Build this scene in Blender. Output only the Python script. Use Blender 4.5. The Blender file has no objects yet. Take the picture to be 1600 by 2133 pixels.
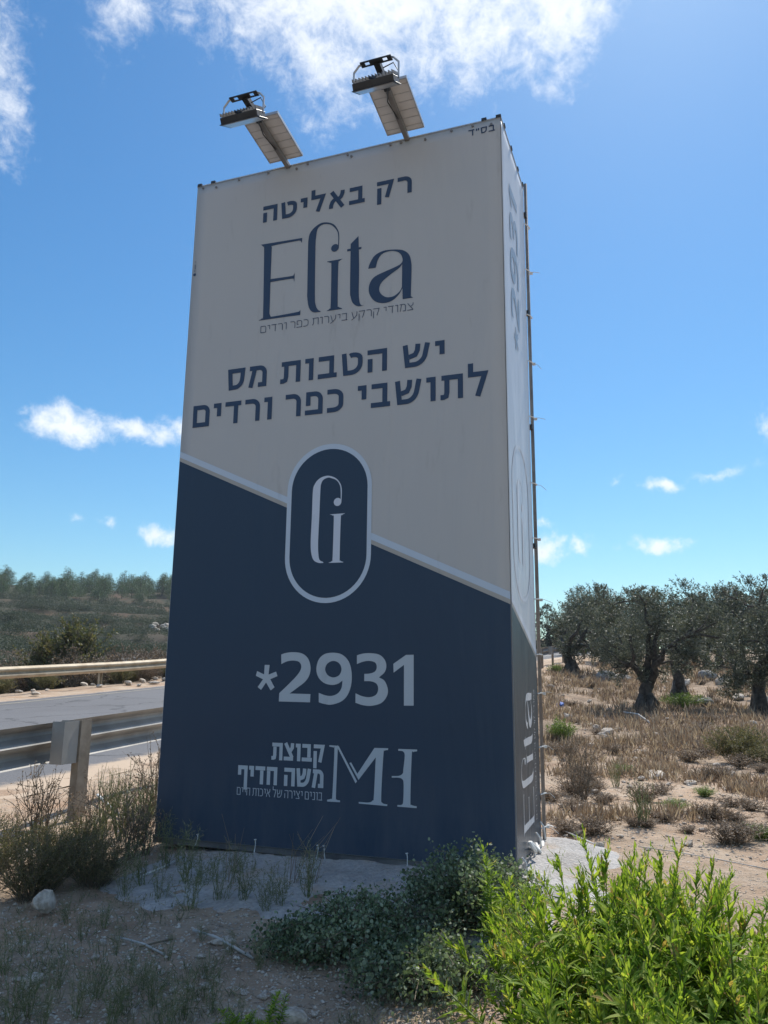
import bpy, bmesh, math, random
import numpy as np
from math import sin, cos, pi, radians, hypot, atan2, exp
from mathutils import Vector, Matrix, noise
from mathutils.geometry import tessellate_polygon

R = random.Random(7)
NR = np.random.default_rng(11)
S = bpy.context.scene
COL = S.collection

# ------------------------------------------------------------------ camera
EYE = 1.085
PITCH, ROLL, FOC = 0.205854, 0.011307, 1637.0      # focal length in pixels of a 1600 px wide frame
cam = bpy.data.cameras.new('camera')
cam.sensor_fit = 'HORIZONTAL'
cam.sensor_width = 36.0
cam.lens = 36.0 * FOC / 1600.0
cam.clip_start = 0.05
cam.clip_end = 3000
cam_o = bpy.data.objects.new('camera', cam)
COL.objects.link(cam_o)
_f = Vector((0, cos(PITCH), sin(PITCH)))
_u = Vector((0, -sin(PITCH), cos(PITCH)))
_x = Vector((1, 0, 0))
CX = _x * cos(ROLL) + _u * sin(ROLL)
CU = -_x * sin(ROLL) + _u * cos(ROLL)
CF = _f
m = Matrix((CX, CU, -CF)).transposed().to_4x4()
m.translation = Vector((0, 0, EYE))
cam_o.matrix_world = m
S.camera = cam_o
S.render.resolution_x = 768
S.render.resolution_y = 1024

# ------------------------------------------------------------------ light
SUN_AZ, SUN_EL = radians(25.0), radians(54)        # azimuth clockwise from +Y
S.view_settings.view_transform = 'Standard'
S.view_settings.look = 'None'
S.view_settings.gamma = 1
S.view_settings.exposure = 1.12
S.view_settings.use_curve_mapping = False

W_ = bpy.data.worlds.new('World')
S.world = W_
W_.use_nodes = True
nt = W_.node_tree
nt.nodes.clear()
def N(nt, t, **k):
    n = nt.nodes.new(t)
    for a, b in k.items():
        setattr(n, a, b)
    return n
def mth(nt, op, a, b=None, c=None, clamp=False):
    n = nt.nodes.new('ShaderNodeMath'); n.operation = op; n.use_clamp = clamp
    for i, v in enumerate((a, b, c)):
        if v is None: continue
        if hasattr(v, 'is_output'): nt.links.new(v, n.inputs[i])
        else: n.inputs[i].default_value = v
    return n.outputs[0]
sky = N(nt, 'ShaderNodeTexSky', sky_type='NISHITA')
sky.sun_disc = False
sky.sun_elevation = SUN_EL
sky.sun_rotation = SUN_AZ
sky.altitude = 300
sky.air_density = 1.25
sky.dust_density = 0.45
sky.ozone_density = 4.0
tc = N(nt, 'ShaderNodeTexCoord')
sep = N(nt, 'ShaderNodeSeparateXYZ')
nt.links.new(tc.outputs['Generated'], sep.inputs[0])
az = mth(nt, 'ARCTAN2', sep.outputs[0], sep.outputs[1])
el = mth(nt, 'ARCSINE', sep.outputs[2])
cmb = N(nt, 'ShaderNodeCombineXYZ')
nt.links.new(az, cmb.inputs[0]); nt.links.new(el, cmb.inputs[1])
def nz(nt, vec, scale, detail=6, rough=0.55, dist=0.0):
    n = N(nt, 'ShaderNodeTexNoise')
    n.inputs['Scale'].default_value = scale
    n.inputs['Detail'].default_value = detail
    n.inputs['Roughness'].default_value = rough
    n.inputs['Distortion'].default_value = dist
    if vec is not None: nt.links.new(vec, n.inputs['Vector'])
    return n
# edges of the clouds are warped by the same turbulence everywhere
wn = nz(nt, tc.outputs['Generated'], 6.0, 9, 0.62)
wv = N(nt, 'ShaderNodeVectorMath', operation='MULTIPLY_ADD')
nt.links.new(wn.outputs['Color'], wv.inputs[0])
wv.inputs[1].default_value = (0.17, 0.17, 0)
wv.inputs[2].default_value = (-0.085, -0.085, 0)
wp = N(nt, 'ShaderNodeVectorMath', operation='ADD')
nt.links.new(cmb.outputs[0], wp.inputs[0]); nt.links.new(wv.outputs[0], wp.inputs[1])
wn2 = nz(nt, tc.outputs['Generated'], 17.0, 8, 0.62)
wv2 = N(nt, 'ShaderNodeVectorMath', operation='MULTIPLY_ADD')
nt.links.new(wn2.outputs['Color'], wv2.inputs[0])
wv2.inputs[1].default_value = (0.11, 0.05, 0)
wv2.inputs[2].default_value = (-0.055, -0.025, 0)
wp2 = N(nt, 'ShaderNodeVectorMath', operation='ADD')
nt.links.new(cmb.outputs[0], wp2.inputs[0]); nt.links.new(wv2.outputs[0], wp2.inputs[1])
# azimuth, elevation, half width, half height, density, which warp
CLOUDS = [
    (-0.02, 0.87, 0.40, 0.19, 1.5, 0), (-0.27, 0.80, 0.15, 0.08, 1.0, 0), (-0.42, 0.78, 0.08, 0.05, .7, 0), (-0.14, 0.79, 0.19, 0.08, 1.0, 0), (-0.09, 0.70, 0.085, 0.085, .8, 0),
    (0.10, 0.84, 0.17, 0.10, 1.1, 0), (0.27, 0.80, 0.15, 0.10, 1.0, 0), (0.25, 0.725, 0.06, 0.05, .7, 0),
    (0.20, 0.75, 0.05, 0.045, .7, 0),
    (-0.39, 0.73, 0.055, 0.06, .6, 0), (-0.585, 0.68, 0.09, 0.11, .75, 0), (-0.525, 0.60, 0.045, 0.07, .55, 0),
    (-0.395, 0.288, 0.064, 0.034, 1.2, 1), (-0.318, 0.292, 0.045, 0.026, 1.0, 1), (-0.27, 0.298, 0.035, 0.025, .9, 1),
    (-0.282, 0.166, 0.036, 0.022, 1.1, 1), (-0.335, 0.181, 0.018, 0.010, .7, 1), (-0.372, 0.178, 0.016, 0.010, .6, 1),
    (0.342, 0.231, 0.028, 0.017, 1.0, 1), (0.206, 0.160, 0.030, 0.026, 1.1, 1), (0.255, 0.163, 0.018, 0.014, .7, 1),
    (0.340, 0.156, 0.036, 0.016, .9, 1), (0.480, 0.290, 0.030, 0.034, .9, 1), (0.408, 0.240, 0.045, 0.013, .55, 1),
    (0.30, 0.235, 0.012, 0.010, .6, 1), (0.195, 0.19, 0.02, 0.012, .6, 1),
    # sky carried on beyond the frame, with unseen clouds added to lift the shade
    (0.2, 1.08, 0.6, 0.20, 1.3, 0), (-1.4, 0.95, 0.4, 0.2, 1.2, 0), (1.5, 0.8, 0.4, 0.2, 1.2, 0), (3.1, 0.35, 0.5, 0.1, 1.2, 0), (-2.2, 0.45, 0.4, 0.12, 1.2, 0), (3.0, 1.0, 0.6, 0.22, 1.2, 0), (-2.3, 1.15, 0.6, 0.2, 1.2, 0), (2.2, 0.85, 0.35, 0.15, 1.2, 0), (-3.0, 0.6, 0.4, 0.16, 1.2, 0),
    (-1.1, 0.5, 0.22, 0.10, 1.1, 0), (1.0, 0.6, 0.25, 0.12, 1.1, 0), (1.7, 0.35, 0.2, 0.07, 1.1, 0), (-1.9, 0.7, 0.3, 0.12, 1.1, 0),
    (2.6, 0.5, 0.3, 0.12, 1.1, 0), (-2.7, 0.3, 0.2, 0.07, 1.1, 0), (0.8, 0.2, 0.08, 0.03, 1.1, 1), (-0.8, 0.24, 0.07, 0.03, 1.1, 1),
]
dens = None
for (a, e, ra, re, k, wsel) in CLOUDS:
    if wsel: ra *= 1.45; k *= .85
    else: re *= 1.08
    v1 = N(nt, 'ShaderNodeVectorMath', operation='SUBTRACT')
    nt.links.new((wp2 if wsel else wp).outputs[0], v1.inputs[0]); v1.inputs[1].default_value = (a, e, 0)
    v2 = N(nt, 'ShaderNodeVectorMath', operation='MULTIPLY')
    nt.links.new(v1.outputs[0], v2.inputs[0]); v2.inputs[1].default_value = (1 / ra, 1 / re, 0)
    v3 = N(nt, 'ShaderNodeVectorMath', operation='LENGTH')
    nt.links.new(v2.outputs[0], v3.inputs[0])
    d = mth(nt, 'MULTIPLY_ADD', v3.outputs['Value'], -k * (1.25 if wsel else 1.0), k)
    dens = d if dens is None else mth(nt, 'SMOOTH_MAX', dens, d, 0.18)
fb = nz(nt, tc.outputs['Generated'], 11.0, 10, 0.66, 0.3)
fbk = mth(nt, 'MULTIPLY_ADD', fb.outputs['Fac'], 1.7, -0.88)
fb2 = nz(nt, tc.outputs['Generated'], 42.0, 8, 0.68, 0.4)
tot = mth(nt, 'ADD', mth(nt, 'ADD', dens, fbk), mth(nt, 'MULTIPLY_ADD', fb2.outputs['Fac'], 1.1, -0.60))
mr = N(nt, 'ShaderNodeMapRange', interpolation_type='SMOOTHSTEP')
nt.links.new(tot, mr.inputs['Value'])
mr.inputs['From Min'].default_value = -0.02; mr.inputs['From Max'].default_value = 0.90
cov = mth(nt, 'MULTIPLY', mr.outputs[0], 0.93)
# the thick middle of a cloud seen from below is greyer than its rim
g1 = nz(nt, tc.outputs['Generated'], 5.0, 7, 0.6)
thick = mth(nt, 'MULTIPLY_ADD', g1.outputs['Fac'], 2.0, -1.15)
thick = mth(nt, 'ADD', thick, tot)
mr2 = N(nt, 'ShaderNodeMapRange', interpolation_type='SMOOTHSTEP')
nt.links.new(thick, mr2.inputs['Value'])
mr2.inputs['From Min'].default_value = 0.40; mr2.inputs['From Max'].default_value = 1.75
cc = N(nt, 'ShaderNodeMix', data_type='RGBA')
nt.links.new(mr2.outputs[0], cc.inputs['Factor'])
cc.inputs['A'].default_value = (0.80, 0.83, 0.87, 1)
cc.inputs['B'].default_value = (0.36, 0.39, 0.44, 1)
bg1 = N(nt, 'ShaderNodeBackground'); bg1.inputs['Strength'].default_value = 0.0615
hs = N(nt, 'ShaderNodeHueSaturation')
hs.inputs['Saturation'].default_value = 1.22
nt.links.new(sky.outputs[0], hs.inputs['Color'])
tint = N(nt, 'ShaderNodeMix', data_type='RGBA', blend_type='MULTIPLY')
tint.inputs['Factor'].default_value = 1
nt.links.new(hs.outputs[0], tint.inputs['A']); tint.inputs['B'].default_value = (0.76, 0.945, 0.97, 1)
nt.links.new(tint.outputs['Result'], bg1.inputs['Color'])
bg2 = N(nt, 'ShaderNodeBackground'); bg2.inputs['Strength'].default_value = 0.62
nt.links.new(cc.outputs['Result'], bg2.inputs['Color'])
mx = N(nt, 'ShaderNodeMixShader')
nt.links.new(cov, mx.inputs[0]); nt.links.new(bg1.outputs[0], mx.inputs[1]); nt.links.new(bg2.outputs[0], mx.inputs[2])
wo = N(nt, 'ShaderNodeOutputWorld')
nt.links.new(mx.outputs[0], wo.inputs[0])

sd = bpy.data.lights.new('sun', 'SUN')
sd.energy = 2.4
sd.angle = radians(0.53)
sd.color = (1.0, 0.95, 0.87)
so = bpy.data.objects.new('sun', sd)
COL.objects.link(so)
sdir = Vector((sin(SUN_AZ) * cos(SUN_EL), cos(SUN_AZ) * cos(SUN_EL), sin(SUN_EL)))
so.rotation_euler = sdir.to_track_quat('Z', 'Y').to_euler()
so.location = sdir * 40

# ------------------------------------------------------------------ helpers
def lin(c):
    return tuple((v / 12.92 if v <= .04045 else ((v + .055) / 1.055) ** 2.4) for v in c)
def tag(o, label=None, cat=None, group=None, kind=None):
    if label: o['label'] = label
    if cat: o['category'] = cat
    if group: o['group'] = group
    if kind: o['kind'] = kind
    return o
def empty(name, loc=(0, 0, 0), rz=0, label=None, cat=None, group=None):
    o = bpy.data.objects.new(name, None)
    o.empty_display_size = .1
    COL.objects.link(o)
    o.location = loc; o.rotation_euler = (0, 0, rz)
    return tag(o, label, cat, group)
def link(name, me, parent=None, mat=None, loc=None):
    o = bpy.data.objects.new(name, me)
    COL.objects.link(o)
    if mat is not None and not me.materials: me.materials.append(mat)
    if parent is not None: o.parent = parent
    if loc is not None: o.location = loc
    return o
def npmesh(name, verts, faces, mat=None, smooth=False):
    """verts (n,3) array, faces (m,k) array"""
    verts = np.asarray(verts, dtype=np.float32); faces = np.asarray(faces, dtype=np.int32)
    me = bpy.data.meshes.new(name)
    k = faces.shape[1]
    me.vertices.add(len(verts)); me.vertices.foreach_set('co', verts.ravel())
    me.loops.add(faces.size); me.loops.foreach_set('vertex_index', faces.ravel())
    me.polygons.add(len(faces))
    me.polygons.foreach_set('loop_start', np.arange(len(faces), dtype=np.int32) * k)
    me.polygons.foreach_set('loop_total', np.full(len(faces), k, dtype=np.int32))
    if smooth: me.polygons.foreach_set('use_smooth', np.ones(len(faces), dtype=bool))
    me.update(calc_edges=True)
    if mat is not None: me.materials.append(mat)
    return me
class MB:
    def __init__(s): s.v = []; s.f = []
    def add(s, vs, fs):
        b = len(s.v); s.v += [tuple(v) for v in vs]; s.f += [tuple(i + b for i in f) for f in fs]
    def box(s, c, d, M=None):
        x, y, z = d[0] / 2, d[1] / 2, d[2] / 2
        vs = [Vector(p) for p in ((-x, -y, -z), (x, -y, -z), (x, y, -z), (-x, y, -z), (-x, -y, z), (x, -y, z), (x, y, z), (-x, y, z))]
        if M is not None: vs = [M @ v for v in vs]
        vs = [v + Vector(c) for v in vs]
        s.add(vs, [(0, 3, 2, 1), (4, 5, 6, 7), (0, 1, 5, 4), (1, 2, 6, 5), (2, 3, 7, 6), (3, 0, 4, 7)])
    def tube(s, pts, r, n=8, cap=True, wob=0.0, seed=0):
        pts = [Vector(p) for p in pts]
        rs = r if isinstance(r, (list, tuple)) else [r] * len(pts)
        rings = []; prev = None
        for i, p in enumerate(pts):
            t = (pts[min(i + 1, len(pts) - 1)] - pts[max(i - 1, 0)]).normalized()
            if prev is None:
                a = t.orthogonal().normalized()
            else:
                a = (prev - t * prev.dot(t))
                a = a.normalized() if a.length > 1e-6 else t.orthogonal().normalized()
            prev = a; b = t.cross(a)
            ring = []
            for k in range(n):
                an = 2 * pi * k / n
                q = rs[i]
                if wob: q *= 1 + wob * noise.noise(Vector((k * 1.7 + seed, p.x * 2 + seed, p.z * 2.3 + i * .4)))
                ring.append(p + (a * cos(an) + b * sin(an)) * q)
            rings.append(ring)
        b0 = len(s.v)
        for ring in rings: s.v += [tuple(v) for v in ring]
        for i in range(len(rings) - 1):
            for k in range(n):
                s.f.append((b0 + i * n + k, b0 + i * n + (k + 1) % n, b0 + (i + 1) * n + (k + 1) % n, b0 + (i + 1) * n + k))
        if cap:
            s.f.append(tuple(b0 + k for k in reversed(range(n))))
            s.f.append(tuple(b0 + (len(rings) - 1) * n + k for k in range(n)))
    def mesh(s, name, mat=None, smooth=False, bevel=0):
        me = bpy.data.meshes.new(name)
        me.from_pydata(s.v, [], s.f)
        me.update()
        if smooth:
            for p in me.polygons: p.use_smooth = True
        if mat is not None: me.materials.append(mat)
        return me
    def build(s, name, mat, parent=None, smooth=False, bevel=0, loc=None):
        o = link(name, s.mesh(name, mat, smooth), parent, None, loc)
        if bevel:
            b = o.modifiers.new('bevel', 'BEVEL'); b.width = bevel; b.segments = 2; b.limit_method = 'ANGLE'
        return o
def copy_tree(o, parent=None):
    c = o.copy(); COL.objects.link(c)
    if parent is not None: c.parent = parent
    for ch in [k for k in COL.objects if k.parent == o]:
        copy_tree(ch, c)
    return c

# ------------------------------------------------------------------ materials
def newmat(name):
    ma = bpy.data.materials.new(name); ma.use_nodes = True
    return ma, ma.node_tree, ma.node_tree.nodes['Principled BSDF']
def ramp(nt, fac, stops):
    n = N(nt, 'ShaderNodeValToRGB')
    cr = n.color_ramp
    while len(cr.elements) < len(stops): cr.elements.new(0.5)
    for e, (p, c) in zip(cr.elements, stops):
        e.position = p; e.color = (*c, 1)
    if fac is not None: nt.links.new(fac, n.inputs[0])
    return n.outputs[0]
def mixc(nt, fac, a, b, blend='MIX'):
    n = N(nt, 'ShaderNodeMix', data_type='RGBA', blend_type=blend)
    for key, v in (('Factor', fac), ('A', a), ('B', b)):
        if hasattr(v, 'is_output'): nt.links.new(v, n.inputs[key])
        elif key == 'Factor': n.inputs[key].default_value = v
        else: n.inputs[key].default_value = (*v, 1)
    return n.outputs['Result']
def bump(nt, bs, h, strength=.3, dist=.01, prev=None):
    n = N(nt, 'ShaderNodeBump'); n.inputs['Strength'].default_value = strength; n.inputs['Distance'].default_value = dist
    nt.links.new(h, n.inputs['Height'])
    if prev is not None: nt.links.new(prev, n.inputs['Normal'])
    nt.links.new(n.outputs[0], bs.inputs['Normal'])
    return n.outputs[0]
def simple(name, c1, c2, scale=8, rough=.7, metal=0, bs_=.15, bd=.01, detail=6, stops=(.35, .65)):
    ma, nt, bs = newmat(name)
    tcn = N(nt, 'ShaderNodeTexCoord')
    n = nz(nt, tcn.outputs['Object'], scale, detail)
    nt.links.new(ramp(nt, n.outputs['Fac'], [(stops[0], c1), (stops[1], c2)]), bs.inputs['Base Color'])
    bs.inputs['Roughness'].default_value = rough; bs.inputs['Metallic'].default_value = metal
    if bs_:
        n2 = nz(nt, tcn.outputs['Object'], scale * 6, 5)
        bump(nt, bs, n2.outputs['Fac'], bs_, bd)
    return ma
def leafmat(name, c1, c2, c3, trans=.35, tcol=None, rough=.55, spec=.3, c4=None):
    """c1..c3: the range of single leaves"""
    ma, nt, bs = newmat(name)
    g = N(nt, 'ShaderNodeNewGeometry')
    oi = N(nt, 'ShaderNodeObjectInfo')
    r = mth(nt, 'MULTIPLY_ADD', oi.outputs['Random'], .25, -.125)
    tcn = N(nt, 'ShaderNodeTexCoord')
    n = nz(nt, tcn.outputs['Object'], 3.0, 3)
    r2 = mth(nt, 'MULTIPLY_ADD', n.outputs['Fac'], .7, -.35)
    f = mth(nt, 'ADD', mth(nt, 'ADD', g.outputs['Random Per Island'], r), r2, clamp=True)
    c = ramp(nt, f, [(0, c1), (.5, c2), (1, c3)] if c4 is None else [(0, c1), (.45, c2), (.88, c3), (.95, c4)])
    nt.links.new(c, bs.inputs['Base Color'])
    bs.inputs['Roughness'].default_value = rough
    bs.inputs['Specular IOR Level'].default_value = spec
    tr = N(nt, 'ShaderNodeBsdfTranslucent')
    tc_ = mixc(nt, 1.0, c, tcol or (1, 1, .6), 'MULTIPLY')
    sc = N(nt, 'ShaderNodeVectorMath', operation='SCALE'); nt.links.new(tc_, sc.inputs[0]); sc.inputs['Scale'].default_value = 1.6
    nt.links.new(sc.outputs[0], tr.inputs['Color'])
    mxs = N(nt, 'ShaderNodeMixShader'); mxs.inputs[0].default_value = trans
    nt.links.new(bs.outputs[0], mxs.inputs[1]); nt.links.new(tr.outputs[0], mxs.inputs[2])
    nt.links.new(mxs.outputs[0], nt.nodes['Material Output'].inputs['Surface'])
    return ma

M = {}
M['stone'] = simple('limestone', (.34, .28, .22), (.62, .55, .47), 5, .9, bs_=.5, bd=.01)
M['stone_grey'] = simple('weathered_limestone', (.13, .125, .12), (.40, .38, .35), 6, .9, bs_=.6, bd=.02)
M['galv'] = simple('galvanised_steel', (.24, .235, .22), (.36, .35, .33), 3, .6, .25, .05)
M['galv_tan'] = simple('dusty_steel', (.38, .30, .20), (.52, .44, .32), 3, .65, .15, .05)
M['rust_web'] = simple('dusty_post_steel', (.20, .165, .125), (.30, .26, .21), 9, .7, .2, .1)
M['frame'] = simple('frame_steel', (.16, .15, .15), (.26, .25, .24), 6, .55, .5, .1)
M['black'] = simple('black_housing', (.012, .013, .016), (.03, .032, .036), 9, .45, 0, .05)
M['panel_back'] = simple('white_backsheet', (.56, .565, .58), (.64, .645, .66), 7, .6, 0, .03)
M['alu'] = simple('aluminium', (.45, .45, .45), (.6, .6, .6), 7, .4, .7, .03)
M['cell'] = simple('solar_cell', (.01, .012, .03), (.02, .025, .05), 7, .15, 0, 0)
M['glass'] = simple('lamp_lens', (.30, .32, .34), (.42, .44, .46), 7, .2, 0, 0)
M['tie'] = simple('white_plastic', (.62, .62, .60), (.75, .75, .73), 20, .5, 0, .02)
M['cable'] = simple('cable', (.01, .01, .01), (.02, .02, .02), 9, .5, 0, 0)
M['blue'] = simple('blue_plastic', (.02, .12, .55), (.03, .2, .7), 9, .4, 0, .2)
M['pipe'] = simple('pale_pipe', (.35, .34, .32), (.55, .53, .50), 12, .7, 0, .1)
M['conc'] = None
M['bark'] = simple('olive_bark', (.035, .030, .026), (.13, .115, .10), 9, .95, bs_=.9, bd=.04)
M['twig'] = simple('twig', (.10, .08, .055), (.22, .18, .13), 12, .9, bs_=.2)
M['stem_g'] = simple('green_stem', (.10, .13, .04), (.17, .20, .07), 12, .7, bs_=.1)
M['l_bright'] = leafmat('bright_leaf', (.10, .18, .022), (.20, .31, .040), (.40, .46, .10), .45, (1, 1, .45), .6, .25, (.34, .25, .10))
M['l_round'] = leafmat('round_leaf', (.06, .085, .05), (.13, .17, .10), (.32, .37, .26), .3, (.9, 1, .6))
M['l_olive'] = leafmat('olive_leaf', (.04, .05, .036), (.095, .108, .078), (.20, .21, .16), .2, (1, 1, .8), .5)
M['l_scrub'] = leafmat('scrub_leaf', (.07, .08, .035), (.14, .145, .065), (.27, .21, .12), .3)
M['l_brown'] = leafmat('dry_leaf', (.09, .065, .048), (.18, .135, .10), (.32, .25, .185), .2, (1, .9, .7))
M['l_dry'] = leafmat('dry_grass', (.14, .10, .075), (.25, .19, .145), (.42, .35, .27), .3, (1, .95, .75))
M['l_weed'] = leafmat('grey_green_weed', (.10, .11, .06), (.18, .185, .115), (.34, .31, .22), .25)
M['l_pine'] = leafmat('pine_needles', (.028, .055, .025), (.055, .10, .042), (.11, .16, .07), .18)
M['l_hill'] = leafmat('hill_scrub', (.028, .040, .026), (.055, .075, .045), (.105, .13, .08), .15)
M['l_midgreen'] = leafmat('green_clump', (.07, .13, .025), (.13, .20, .04), (.22, .28, .08), .35)

# ------------------------------------------------------------------ terrain
RY = radians(19)                                    # road direction, clockwise from +Y
DU = (sin(RY), cos(RY)); DV = (-cos(RY), sin(RY))   # along the road, and to its left
def ip(x, tab):
    if x <= tab[0][0]:
        return tab[0][1]
    for (a, b), (c, d) in zip(tab, tab[1:]):
        if x <= c:
            t = (x - a) / (c - a); return b + (d - b) * t
    return tab[-1][1]
def sst(a, b, x):
    t = min(1, max(0, (x - a) / (b - a))); return t * t * (3 - 2 * t)
ZF = [(-60, -3.0), (-5, -.75), (1, -.33), (2.6, -.14), (4.2, 0), (8, .0), (13, .08), (18, .19), (21.5, .31), (26, .72), (31, 1.12), (38, 1.5), (50, 1.95), (65, 2.5), (90, 3.4), (140, 4.2), (600, 8)]
ZR = [(-60, -3.2), (7.4, 0), (16, .39), (22, .68), (27, 1.02), (33, 1.55), (42, 2.15), (60, 3.1), (100, 4.6), (600, 12)]
ZH = [(0, -1.0), (32, -1.0), (50, .3), (70, 1.5), (110, 5.2), (160, 11.5), (220, 21.5), (300, 29.5), (420, 34), (600, 30)]
def bend(u):
    t = max(0, u - 25); return .0062 * t * t if t < 60 else .0062 * (3600 + 120 * (t - 60))
def uv(x, y):
    u = x * DU[0] + y * DU[1]; v = x * DV[0] + y * DV[1]
    return u, v + bend(u)
def xy(u, vp):
    v = vp - bend(u)
    return u * DU[0] + v * DV[0], u * DU[1] + v * DV[1]
def smip(x, tab, w=1.2):
    return (ip(x - w, tab) + ip(x, tab) + ip(x + w, tab)) / 3
def road_z(u):
    return smip(u, ZR)
def ground(x, y, fine=True):
    u, v = uv(x, y)
    s = sst(1.2, 4.4, v)
    z = smip(u, ZF) * (1 - s) + (road_z(u) + .05) * s
    r = hypot(x, y)
    if v > 16.6:
        a = atan2(x, y)
        h = smip(r, ZH, 8) * (1 - sst(radians(-6), radians(14), a) * .75)
        h += (noise.noise(Vector((x * .02, y * .02, 3.1))) * 3.0) * sst(60, 200, r)
        # terraces on the far slope
        if r > 60:
            st = 3.2; q = h / st; fr = q - math.floor(q)
            h = h * .45 + .55 * st * (math.floor(q) + sst(.62, .98, fr))
        t = sst(16.8, 40, v)
        z = z * (1 - t) + h * t - .55 * sst(16.8, 19.5, v) * (1 - sst(22, 45, v))
    if fine:
        onroad = sst(5.75, 6.3, v) * (1 - sst(14.6, 15.6, v))
        k = 1 - onroad
        if k > 0 and r < 70:
            z += k * (.035 * noise.noise(Vector((x * .9, y * .9, 0))) + .016 * noise.noise(Vector((x * 3.3, y * 3.3, 4))))
            if v < 3:
                z += k * .10 * noise.noise(Vector((x * .35, y * .35, 9))) * sst(7, 14, r)
        z -= .03 * onroad
    return z
def ray(px, py):
    return CF + CX * ((px - 800) / FOC) - CU * ((py - 1066.5) / FOC)
def at(px, py, rmax=400):
    """where the line of sight through a point of the photograph meets the ground"""
    d = ray(px, py); t = .8; pt = t
    while t < rmax:
        p = d * t
        if EYE + p.z < ground(p.x, p.y): break
        pt = t; t *= 1.02
    a, b = pt, t
    for _ in range(14):
        mth_ = (a + b) / 2; p = d * mth_
        if EYE + p.z < ground(p.x, p.y): b = mth_
        else: a = mth_
    p = d * b
    return Vector((p.x, p.y, ground(p.x, p.y)))
def away(px, dist):
    """ground point at a given distance under a column of the photograph (taken at the horizon)"""
    d = ray(px, 1400); k = dist / hypot(d.x, d.y)
    x, y = d.x * k, d.y * k
    return Vector((x, y, ground(x, y)))

# ground material
ma, nt, bs = newmat('stony_ground')
tcn = N(nt, 'ShaderNodeTexCoord')
P_ = tcn.outputs['Object']
at1 = N(nt, 'ShaderNodeAttribute', attribute_name='cover')
csep = N(nt, 'ShaderNodeSeparateColor'); nt.links.new(at1.outputs['Color'], csep.inputs[0])
dry, hill, burnt = csep.outputs[0], csep.outputs[1], csep.outputs[2]
n1 = nz(nt, P_, 1.3, 8, .65); n2 = nz(nt, P_, 9, 8, .7); n3 = nz(nt, P_, 60, 4, .6)
soil = ramp(nt, n1.outputs['Fac'], [(.25, (.44, .28, .19)), (.5, (.60, .47, .36)), (.75, (.70, .61, .505))])
soil = mixc(nt, mth(nt, 'MULTIPLY_ADD', n2.outputs['Fac'], 1.6, -.5, clamp=True), mixc(nt, 1, soil, (.70, .66, .60), 'MULTIPLY'), soil)
vo = N(nt, 'ShaderNodeTexVoronoi'); vo.inputs['Scale'].default_value = 28; nt.links.new(P_, vo.inputs['Vector'])
vo2 = N(nt, 'ShaderNodeTexVoronoi'); vo2.inputs['Scale'].default_value = 70; nt.links.new(P_, vo2.inputs['Vector'])
pb = ramp(nt, vo.outputs['Distance'], [(.18, (1, 1, 1)), (.32, (0, 0, 0))])
pm = mth(nt, 'MULTIPLY', pb, mth(nt, 'GREATER_THAN', nz(nt, P_, 4, 3).outputs['Fac'], .47))
cvo = N(nt, 'ShaderNodeSeparateColor'); nt.links.new(vo.outputs['Color'], cvo.inputs[0])
pcol = ramp(nt, cvo.outputs[0], [(0, (.50, .42, .34)), (1, (.76, .71, .64))])
c = mixc(nt, mth(nt, 'MULTIPLY', pm, .8), soil, pcol)
c = mixc(nt, mth(nt, 'MULTIPLY', ramp(nt, vo2.outputs['Distance'], [(.15, (1, 1, 1)), (.35, (0, 0, 0))]), .35), c, (.58, .53, .46))
nd = nz(nt, P_, 2.2, 9, .72)
dcol = ramp(nt, n2.outputs['Fac'], [(.3, (.15, .11, .08)), (.55, (.27, .205, .15)), (.8, (.42, .34, .26))])
df = mth(nt, 'MULTIPLY', dry, mth(nt, 'MULTIPLY_ADD', nd.outputs['Fac'], 3.2, -1.0, clamp=True), clamp=True)
nr = nz(nt, P_, .9, 7, .65)
c = mixc(nt, mth(nt, 'MULTIPLY_ADD', nr.outputs['Fac'], 3.5, -1.85, clamp=True), c, (.50, .30, .18))
c = mixc(nt, df, c, dcol)
nh = nz(nt, P_, .08, 9, .7); nh2 = nz(nt, P_, .5, 8, .7)
hcol = ramp(nt, nh.outputs['Fac'], [(.3, (.05, .055, .038)), (.50, (.075, .072, .05)), (.60, (.13, .085, .06)), (.74, (.20, .17, .13))])
hcol = mixc(nt, mth(nt, 'MULTIPLY_ADD', nh2.outputs['Fac'], 2.5, -1.1, clamp=True), hcol, (.045, .047, .035))
c = mixc(nt, hill, c, hcol)
c = mixc(nt, burnt, c, (.075, .058, .05))
nt.links.new(c, bs.inputs['Base Color'])
bs.inputs['Roughness'].default_value = .95
bs.inputs['Specular IOR Level'].default_value = .1
hh = mth(nt, 'ADD', mth(nt, 'MULTIPLY', n2.outputs['Fac'], 1.0), mth(nt, 'MULTIPLY', pm, .5))
hh = mth(nt, 'ADD', hh, mth(nt, 'MULTIPLY', n3.outputs['Fac'], .35))
bump(nt, bs, hh, 1.0, .028)
M['ground'] = ma

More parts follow.
